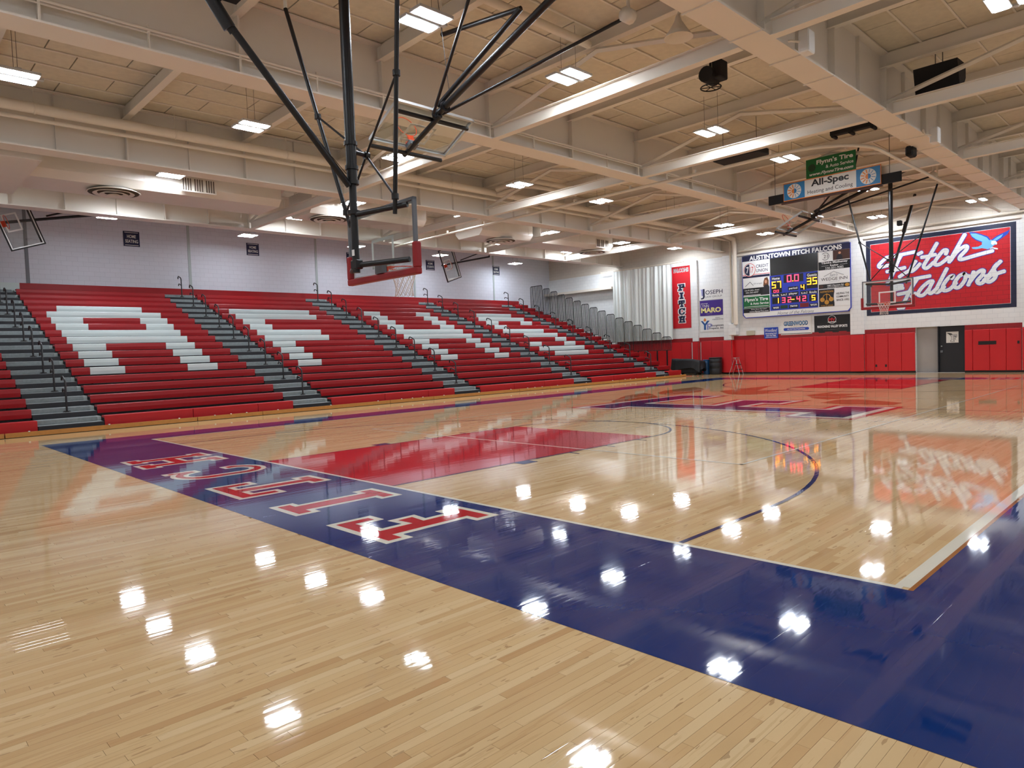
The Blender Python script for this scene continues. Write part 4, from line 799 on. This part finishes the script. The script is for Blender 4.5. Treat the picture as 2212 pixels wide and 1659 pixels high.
for ch, y, m_ in (('1', 7.68, 'led_amber'), ('3', 7.31, 'led_red'), ('2', 7.0, 'led_red'), ('-', 6.82, 'led_amber'), ('4', 6.52, 'led_red'), ('2', 6.21, 'led_red'), ('5', 5.73, 'led_amber')): seg7(ch, m_, y, 3.95, .18, .28)
for s_, y, z, wd, ht in (('Home', 7.72, 5.15, .42, .14), ('Guests', 5.79, 5.14, .5, .15), ('period', 6.79, 4.53, .44, .14), ('fouls', 7.75, 4.25, .36, .12), ('t.o.l', 7.31, 4.25, .32, .12), ('player', 6.79, 4.25, .46, .14), ('t.o.l', 6.21, 4.25, .32, .12), ('fouls', 5.75, 4.25, .38, .12), ('won', 7.75, 3.57, .32, .1), ('game', 6.78, 3.58, .4, .12), ('won', 5.73, 3.58, .34, .1)):
    panel(sb, 'caption_plate', 'black', y-wd/2-.05, y+wd/2+.05, z-ht/2-.03, z+ht/2+.03, XF-.016, .004); write(sb, s_, 'white', y, z, wd, ht, XF-.018, .02)
panel(sb, 'lamp_window', 'dark_green', 7.1, 7.5, 3.5, 3.68, XF-.016, .004); panel(sb, 'lamp_window', 'dark_red', 5.98, 6.44, 3.5, 3.72, XF-.016, .004)
# left sponsor panels
panel(sb, 'sponsor_panel', 'white', 8.1, 9.62, 4.78, 5.27, XF-.01, .006); panel(sb, 'sponsor_panel', 'black', 8.1, 9.62, 4.34, 4.76, XF-.01, .006); write(sb, 'Grange', 'grey', 8.75, 4.98, .5, .1, XF-.012, 0, .3); fpoly(sb, 'house_mark', 'goal_grey', [(9.5, 4.88), (9.2, 5.12), (9.0, 4.9), (9.02, 4.88), (9.2, 5.08), (9.48, 4.86)], XF-.013)
fpoly(sb, 'photo_figure', 'hair', [(8.2, 5.28), (8.36, 5.24), (8.42, 5.05), (8.44, 4.8), (8.14, 4.8), (8.13, 5.1)], XF-.014); fpoly(sb, 'photo_figure', 'suit', [(8.11, 4.36), (8.5, 4.36), (8.46, 4.72), (8.36, 4.86), (8.18, 4.88), (8.11, 4.8)], XF-.0145); fpoly(sb, 'photo_figure', 'skin', disc(8.29, 5.04, .1, 14, .07), XF-.015)
write(sb, 'Lisa M. John, Agent', 'white', 9.1, 4.64, .85, .09, XF-.012, .02); write(sb, '330-360-6047', 'white', 9.1, 4.52, .75, .09, XF-.012); panel(sb, 'rule', 'white', 8.6, 9.6, 4.36, 4.39, XF-.012, .002)
panel(sb, 'sponsor_panel', 'green', 8.1, 9.62, 3.66, 4.29, XF-.01, .006); panel(sb, 'sponsor_panel', 'black', 8.1, 9.62, 3.4, 3.64, XF-.01, .006)
write(sb, "Flynn's Tire", 'white', 8.86, 4.1, 1.35, .24, XF-.012, .03); write(sb, '& Auto Service', 'white', 8.68, 3.9, 1.05, .13, XF-.012, .02); panel(sb, 'rule', 'white', 8.15, 9.58, 3.72, 3.745, XF-.012, .002); write(sb, 'www.FlynnsTire.com', 'white', 8.72, 3.45, 1.1, .09, XF-.012, .02, .25); write(sb, 'Drive Now, Pay Later!', 'white', 8.72, 3.57, .9, .07, XF-.012, .01, .2)
# right sponsor panels
panel(sb, 'sponsor_panel', 'white', 3.92, 5.45, 4.6, 5.26, XF-.01, .006); panel(sb, 'sponsor_panel', 'black', 3.92, 5.45, 4.36, 4.58, XF-.01, .006); write(sb, "Sam's", 'grey', 4.7, 5.03, .4, .16, XF-.012, 0, .4); write(sb, 'WEDGE INN', 'suit', 4.68, 4.83, 1.3, .15, XF-.012); write(sb, 'AUSTINTOWN, OH', 'grey', 4.68, 4.69, .55, .04, XF-.012); write(sb, '1685 S Raccoon Rd', 'white', 4.62, 4.5, .8, .08, XF-.012, .02); write(sb, 'samswedgeinn.com', 'white', 4.62, 4.41, .8, .07, XF-.012, .01)
b = MB().tube([(XF-.013, 5.18, 4.98), (XF-.013, 4.7, 5.2), (XF-.013, 4.2, 4.98)], .01, 4); b.build('roof_mark', 'grey', sb)
for y in (5.32, 4.05): fpoly(sb, 'food_photo', 'gold' if y < 5 else 'brown_dim', disc(y, 4.47, .08, 12, .11), XF-.013)
panel(sb, 'sponsor_panel', 'black', 4.68, 5.45, 3.44, 4.32, XF-.01, .006); fpoly(sb, 'sponsor_panel', 'white', [(3.92, 3.44), (4.64, 3.44)]+[(4.64+.07*math.sin(PI*k/8), 3.44+.88*k/8) for k in range(1, 8)]+[(4.64, 4.32), (3.92, 4.32)], XF-.011)
for y, z in ((5.28, 3.8), (5.06, 3.66), (4.84, 3.8)): fpoly(sb, 'gold_ball', 'gold', disc(y, z, .115, 18), XF-.013)
MB().tube([(XF-.013, 5.28, 3.85), (XF-.013, 5.2, 4.02), (XF-.013, 5.06, 4.08), (XF-.013, 4.92, 4.02), (XF-.013, 4.84, 3.85)], .018, 4).tube([(XF-.013, 5.06, 4.08), (XF-.013, 5.06, 3.7)], .018, 4).build('gold_bracket', 'gold', sb)
write(sb, 'AUSTINTOWN', 'gold', 5.06, 4.2, .66, .1, XF-.013, .02); write(sb, 'COIN & GOLD', 'gold', 5.06, 3.49, .6, .07, XF-.013, .01)
for s_, z in (('HELPING THE', 4.06), ('COMMUNITY', 3.9), ('SINCE 1992', 3.73)): write(sb, s_, 'suit', 4.27, z, .62, .1, XF-.0145, .01)
write(sb, 'Home of the Falcons', 'grey', 6.7, 3.27, 1.95, .17, XF-.006, 0, .35)

# ================================================================ BANNERS AND SIGNS ON THE FAR WALL
X2 = XW-.02
bn = thing('banner', 'tall red banner reading down in blue letters, beside the curtain', 'banner', (X2, 13.7, 2.77)); panel(bn, 'banner_cloth', 'sign_red', 13.07, 14.32, 2.78, 6.51, X2, .012)
write(bn, 'FALCONS', 'white', 13.68, 6.27, 1.04, .26, X2-.004, .06); write(bn, 'FALCONS', 'navy', 13.68, 6.27, 1.0, .22, X2-.008, .0)
for ch, P, z in (('F', FX, 5.24), ('I', IX, 4.74), ('T', TX, 4.26), ('C', CX, 3.79), ('H', HX, 3.31)):
    mxu = max(u for u, v in P); wd = .44 if ch != 'I' else .28
    tr2 = lambda Q: [(13.68-(u/mxu-.5)*wd, z+(v/1.36-.5)*.4) for u, v in Q]
    fpoly(bn, 'letter_outline', 'white', tr2(inset(P, -.14)), X2-.005, .004); fpoly(bn, 'banner_letter', 'deep_blue' if False else 'navy', tr2(P), X2-.009, .004)
s = thing('law_sign', 'white wall sign with a purple J and grey small capitals', 'sign', (X2, 11.7, 4.35)); panel(s, 'board', 'white', 10.95, 12.5, 4.34, 5.2, X2, .012)
write(s, 'J', 'navy', 12.25, 4.7, .26, .6, X2-.004, .01); write(s, 'OSEPH', 'navy', 11.52, 4.78, 1.1, .24, X2-.004, .005); write(s, 'LAW GROUP', 'grey', 11.55, 4.52, 1.08, .11, X2-.004); fpoly(s, 'column_mark', 'lilac', [(12.4, 4.98), (12.12, 4.98), (12.16, 4.92), (12.2, 4.6), (12.32, 4.6), (12.35, 4.92)], X2-.003)
s = thing('yard_sign', 'purple wall sign with bold yellow lettering', 'sign', (X2, 11.7, 3.4)); panel(s, 'board', 'purple', 10.98, 12.46, 3.42, 4.31, X2, .014); write(s, 'MARO', 'cream_yellow', 11.74, 3.74, 1.3, .3, X2-.004, .05); write(s, 'LYNN', 'offwhite', 12.14, 3.99, .54, .16, X2-.004); write(s, 'attorney', 'white', 12.17, 4.13, .46, .07, X2-.004, .01); write(s, 'lynnmaro.com', 'white', 11.85, 3.52, .36, .04, X2-.004)
s = thing('propane_sign', 'white wall sign with a blue Y and a small orange flame', 'sign', (X2, 11.7, 2.5)); panel(s, 'board', 'white', 10.95, 12.48, 2.5, 3.38, X2, .012)
fpoly(s, 'letter_mark', 'mid_blue', [(12.42, 3.13), (12.3, 3.13), (12.15, 2.96), (12.0, 3.13), (11.84, 3.13), (12.09, 2.86), (12.09, 2.6), (12.22, 2.6), (12.22, 2.88)], X2-.004); fpoly(s, 'flame_mark', 'orange', [(12.15, 3.3), (12.06, 3.18), (12.1, 3.1), (12.2, 3.1), (12.24, 3.18)], X2-.004); write(s, 'P', 'lilac', 11.85, 2.78, .36, .36, X2-.003, .02); write(s, 'Youngstown', 'navy', 11.38, 2.82, .84, .15, X2-.006, .01); write(s, 'Propane, Inc', 'navy', 11.42, 2.66, .92, .15, X2-.006, .01); write(s, 'WE INSTALL', 'navy', 11.32, 3.27, .3, .05, X2-.004); write(s, 'GENERATORS AND MORE', 'navy', 11.32, 3.18, .7, .05, X2-.004)
s = thing('woodland_sign', 'small blue wall sign below the left end of scoreboard', 'sign', (X2, 8.1, 1.92)); panel(s, 'board', 'deep_blue', 7.71, 8.5, 1.93, 2.53, XW-.075, .012); X3 = XW-.08; write(s, 'Woodland', 'white', 8.1, 2.37, .68, .17, X3, 0, .35); write(s, 'Excavating LLC', 'white', 8.1, 2.19, .64, .1, X3, .03); write(s, '330-720-7885', 'white', 8.1, 2.08, .56, .08, X3, .02); panel(s, 'rule', 'white', 7.78, 8.43, 1.98, 2.0, X3, .003)
s = thing('dealer_sign', 'white framed sign with blue chrome lettering under the scoreboard', 'sign', (X2, 6.75, 2.1)); panel(s, 'board', 'white', 5.95, 7.55, 2.11, 3.03, X2, .02); panel(s, 'frame_edge', 'offwhite', 5.92, 7.58, 2.08, 2.12, X2-.01, .03); panel(s, 'frame_edge', 'offwhite', 5.9, 5.96, 2.08, 3.04, X2-.01, .03)
write(s, 'GREENWOOD', 'navy', 6.76, 2.68, 1.3, .24, X2-.004, .05); write(s, 'GREENWOOD', 'light_blue', 6.76, 2.69, 1.26, .18, X2-.006); fpoly(s, 'lozenge', 'deep_blue', [(6.1, 2.3), (7.38, 2.3), (7.42, 2.35), (7.42, 2.41), (7.38, 2.45), (6.1, 2.45), (6.06, 2.41), (6.06, 2.35)], X2-.004); write(s, 'AUSTINTOWN', 'white', 6.75, 2.375, .95, .08, X2-.008, .01); write(s, 'YOUR DEALER FOR LIFE', 'gold', 6.75, 2.51, .8, .05, X2-.004)
s = thing('sports_banner', 'black cloth banner with a round red and white crest under the scoreboard', 'banner', (X2, 4.85, 2.1))
b = MB(); nv = 24; vs = []; 
for k in range(nv+1):
    for j in range(9): y = 3.92+1.86*k/nv; z = 2.1+.9*j/8; vs.append((X2-.012*math.sin(k*.7+j*.5)*math.sin(j*.39), y, z))
b.add(vs, [(k*9+j, k*9+9+j, k*9+10+j, k*9+1+j) for k in range(nv) for j in range(8)], True); b.build('banner_cloth', 'black', s)
X4 = X2-.02; fpoly(s, 'crest', 'white', disc(4.87, 2.76, .21, 24), X4); fpoly(s, 'crest', 'black', disc(4.87, 2.76, .19, 24), X4-.002); write(s, 'MV', 'sign_red', 4.87, 2.76, .34, .18, X4-.004, .03); panel(s, 'crest_bar', 'white', 4.66, 5.08, 2.62, 2.66, X4-.005, .003); write(s, 'MAHONING VALLEY SPORTS', 'white', 4.87, 2.42, 1.5, .13, X4, .04); write(s, 'mahoningvalleysports.com', 'grey', 4.9, 2.26, .85, .04, X4)
tag(MB().cbox(XW-.17, XW-.003, 9.05, 9.5, 2.15, 2.42, .02).build('control_box', 'beige_box'), 'small beige control box on the wall below the scoreboard corner', 'box')
# hanging sponsor signs
XS = 19.55; hs = thing('hanging_sign', 'white and blue hanging sponsor sign with sun wheel emblems', 'sign', (XS, .25, 6.68))
panel(hs, 'board', 'orange', -1.37, 1.86, 6.68, 7.31, XS, .03); panel(hs, 'face', 'offwhite', -1.34, 1.83, 6.71, 7.28, XS-.004, .004)
for yc in (1.47, -.98):
    panel(hs, 'emblem_field', 'sky_blue', yc-.37, yc+.37, 6.71, 7.28, XS-.007, .003); fpoly(hs, 'emblem_disc', 'offwhite', disc(yc, 6.995, .25, 28), XS-.010); fpoly(hs, 'emblem_hub', 'orange', [(yc+.09*math.cos(a), 6.995+.09*math.sin(a)) for a in [-PI/2+PI*k/10 for k in range(11)]], XS-.013); fpoly(hs, 'emblem_hub', 'sky_blue', [(yc-.09*math.cos(a), 6.995-.09*math.sin(a)) for a in [-PI/2+PI*k/10 for k in range(11)]], XS-.013)
    for k in range(12):
        a = 2*PI*(k+.5)/12; c_, s_ = math.cos(a), math.sin(a); wv = .018 if c_ > 0 else .009
        fpoly(hs, 'emblem_ray', 'orange' if c_ > 0 else 'sky_blue', [(yc+c_*.11-s_*wv, 6.995+s_*.11+c_*wv), (yc+c_*.11+s_*wv, 6.995+s_*.11-c_*wv), (yc+c_*.235+s_*wv, 6.995+s_*.235-c_*wv), (yc+c_*.235-s_*wv, 6.995+s_*.235+c_*wv)], XS-.013)
write(hs, 'All-Spec', 'black', .25, 7.11, 1.25, .3, XS-.008, .03); write(hs, 'Heating and Cooling', 'suit', .25, 6.83, 1.5, .17, XS-.008)
gs = thing('hanging_sign', 'green sponsor sign hung above the white and blue one', 'sign', (XS, .2, 7.31)); panel(gs, 'board', 'green', -.6, 1.04, 7.32, 7.96, XS, .03)
write(gs, "Flynn's Tire", 'white', .08, 7.79, 1.2, .2, XS-.004, .03); write(gs, '& Auto Service', 'white', -.08, 7.61, .9, .11, XS-.004, .015); write(gs, 'www.FlynnsTire.com', 'white', .2, 7.42, 1.45, .13, XS-.004, .03, .3); fpoly(gs, 'clover', 'dark_green', disc(.84, 7.66, .13, 14), XS-.003)
bm = thing('sign_beam', 'long black box beam behind the hanging sponsor signs', 'beam', (XS+.05, .25, 6.6)); MB().cbox(XS+.04, XS+.12, -1.95, 2.44, 6.66, 6.98, .01).build('beam_body', 'black_matte', bm); MB().box(XS+.0, XS+.1, -1.4, 1.95, 6.6, 6.66).build('bottom_lip', 'brown_dim', bm)
for y in (2.2, -1.6): MB().tube([(XS+.08, y, 6.98), (XS+.08, y, 8.2)], .012, 5).build('hanger_rod', 'wire', bm)
# home seating plaques on the back wall
def plaque(x0, x1, z0, z1, l1, l2, lab):
    Y0 = YB-.03; s = thing('seating_sign', lab, 'sign', ((x0+x1)/2, Y0, z0), 'navy seating plaques on the back wall')
    MB().box(x0, x1, Y0, Y0+.025, z0, z1).build('plate', 'navy', s); w0, h0 = x1-x0, z1-z0
    for zz in (z0+.06*h0, z1-.1*h0): MB().box(x0+.05, x1-.05, Y0-.003, Y0, zz, zz+.025).build('rule', 'offwhite', s)
    for tx_, zc in ((l1, z0+.66*h0), (l2, z0+.34*h0)):
        me = text_mesh(tx_, .02); vs = [v.co for v in me.vertices]; a0, a1 = min(v.x for v in vs), max(v.x for v in vs); b0, b1 = min(v.y for v in vs), max(v.y for v in vs); P = Vector(s['_w'])
        for v in me.vertices: v.co = Vector(((x0+x1)/2+((v.co.x-a0)/(a1-a0)-.5)*w0*(.55 if tx_ == 'HOME' else .8), Y0-.004, zc+((v.co.y-b0)/(b1-b0)-.5)*.2*h0*1.1))-P
        me.materials.clear(); me.materials.append(G_('offwhite')); o = bpy.data.objects.new('lettering', me); COL.objects.link(o); o.parent = s
plaque(4.2, 4.85, 7.0, 7.66, 'HOME', 'SEATING', 'navy home seating plaque above the letter A section, leftmost')
plaque(9.7, 10.33, 7.0, 7.6, 'HOME', 'SEATING', 'navy home seating plaque above the letter F section')
plaque(20.75, 21.4, 6.9, 7.5, 'HOME', 'STUDENTS', 'navy home students plaque right of the near backboard')
plaque(26.25, 26.85, 6.88, 7.48, 'HOME', 'SEATING', 'navy home seating plaque nearest the white curtain')
plaque(15.3, 15.95, 6.95, 7.55, 'HOME', 'SEATING', 'navy home seating plaque seen through the near backboard glass')

# ================================================================ THINGS BY THE FAR WALL
ld = thing('step_ladder', 'small aluminium folding step ladder against the red pads', 'ladder', (31.1, 9.85, 0))
fr_ = lambda y, z: (31.02, y, z)
for dx, dy in ((-.22, 0), (.22, -.0)):
    MB().tube([(31.05+dx, 9.62, .0), (31.05+dx*.8, 9.87, .93)], .016, 6).build('front_leg', 'alu', ld); MB().tube([(31.05+dx, 10.25, .0), (31.05+dx*.8, 9.92, .88)], .014, 6).build('rear_leg', 'alu', ld)
for z, y in ((.28, 9.695), (.55, 9.77)): MB().cbox(30.84, 31.26, y-.06, y+.14, z-.015, z+.015, .005).build('step', 'black_matte', ld)
MB().cbox(30.85, 31.25, 9.8, 10.0, .9, .935, .006).build('top_cap', 'alu', ld)
# covered cart: draped black sheet
random.seed(3)
cvs = []; cfs = []; nu, nv_ = 40, 9
for j in range(nv_):
    s_ = j/(nv_-1)
    for k in range(nu):
        a = 2*PI*k/nu; ca, sa = math.cos(a), math.sin(a); ex = .45
        u = math.copysign(abs(ca)**ex, ca); v = math.copysign(abs(sa)**ex, sa)
        fold = 1+.07*math.sin(a*9+j*.4)*s_+.03*math.sin(a*17)*s_
        if s_ < .35: rr_ = (.25+.75*(s_/.35)); z = .92+.1*math.cos(a-2.2)*(s_/.35)-.05*s_
        else: rr_ = 1+.05*(s_-.35); z = (.90+.1*math.cos(a-2.2))*(1-(s_-.35)/.65)+(.3+.12*math.sin(a*4+1))*((s_-.35)/.65)
        cvs.append((30.35+.42*u*rr_*fold, 12.55+.95*v*rr_*fold, z))
for j in range(nv_-1):
    for k in range(nu): cfs.append((j*nu+k, j*nu+(k+1) % nu, (j+1)*nu+(k+1) % nu, (j+1)*nu+k))
cfs.append(tuple(range(nu)))
tc = thing('covered_cart', 'low cart draped with a crumpled black sheet beside the bleacher end', 'cart', (30.35, 12.55, 0)); MB().add(cvs, cfs, True).build('sheet', 'tarp', tc)
MB().cbox(30.05, 30.65, 11.8, 13.3, .12, .55, .03).build('cart_body', 'black_matte', tc)
for y in (11.95, 13.1):
    for x in (30.08, 30.62): MB().tube([(x-.03, y, .09), (x+.03, y, .09)], .09, 12).build('wheel', 'black_matte', tc)
for (y, r, h, m_, lab, nm) in ((11.78, .2, .86, 'barrel_blue', 'slim blue plastic barrel between cart and black bin', 'barrel'), (11.2, .36, .98, 'barrel_black', 'large black lidded bin in front of the red pads', 'bin')):
    t = thing(nm, lab, 'barrel' if nm == 'barrel' else 'bin', (31.05, y, 0)); x = 31.05
    MB().lathe([(0, 0), (r*.92, 0), (r*.95, .03), (r, h*.33), (r*.97, h*.35), (r, h*.37), (r, h*.66), (r*.97, h*.68), (r, h*.7), (r*.97, h-.06), (r*.9, h-.05), (0, h-.05)], (x, y, 0), 28).build('body', m_, t); MB().lathe([(0, h-.05), (r*1.02, h-.06), (r*1.03, h-.01), (r*.9, h), (0, h)], (x, y, 0), 28).build('lid', m_, t)
for o in list(COL.objects):
    if '_w' in o: del o['_w']
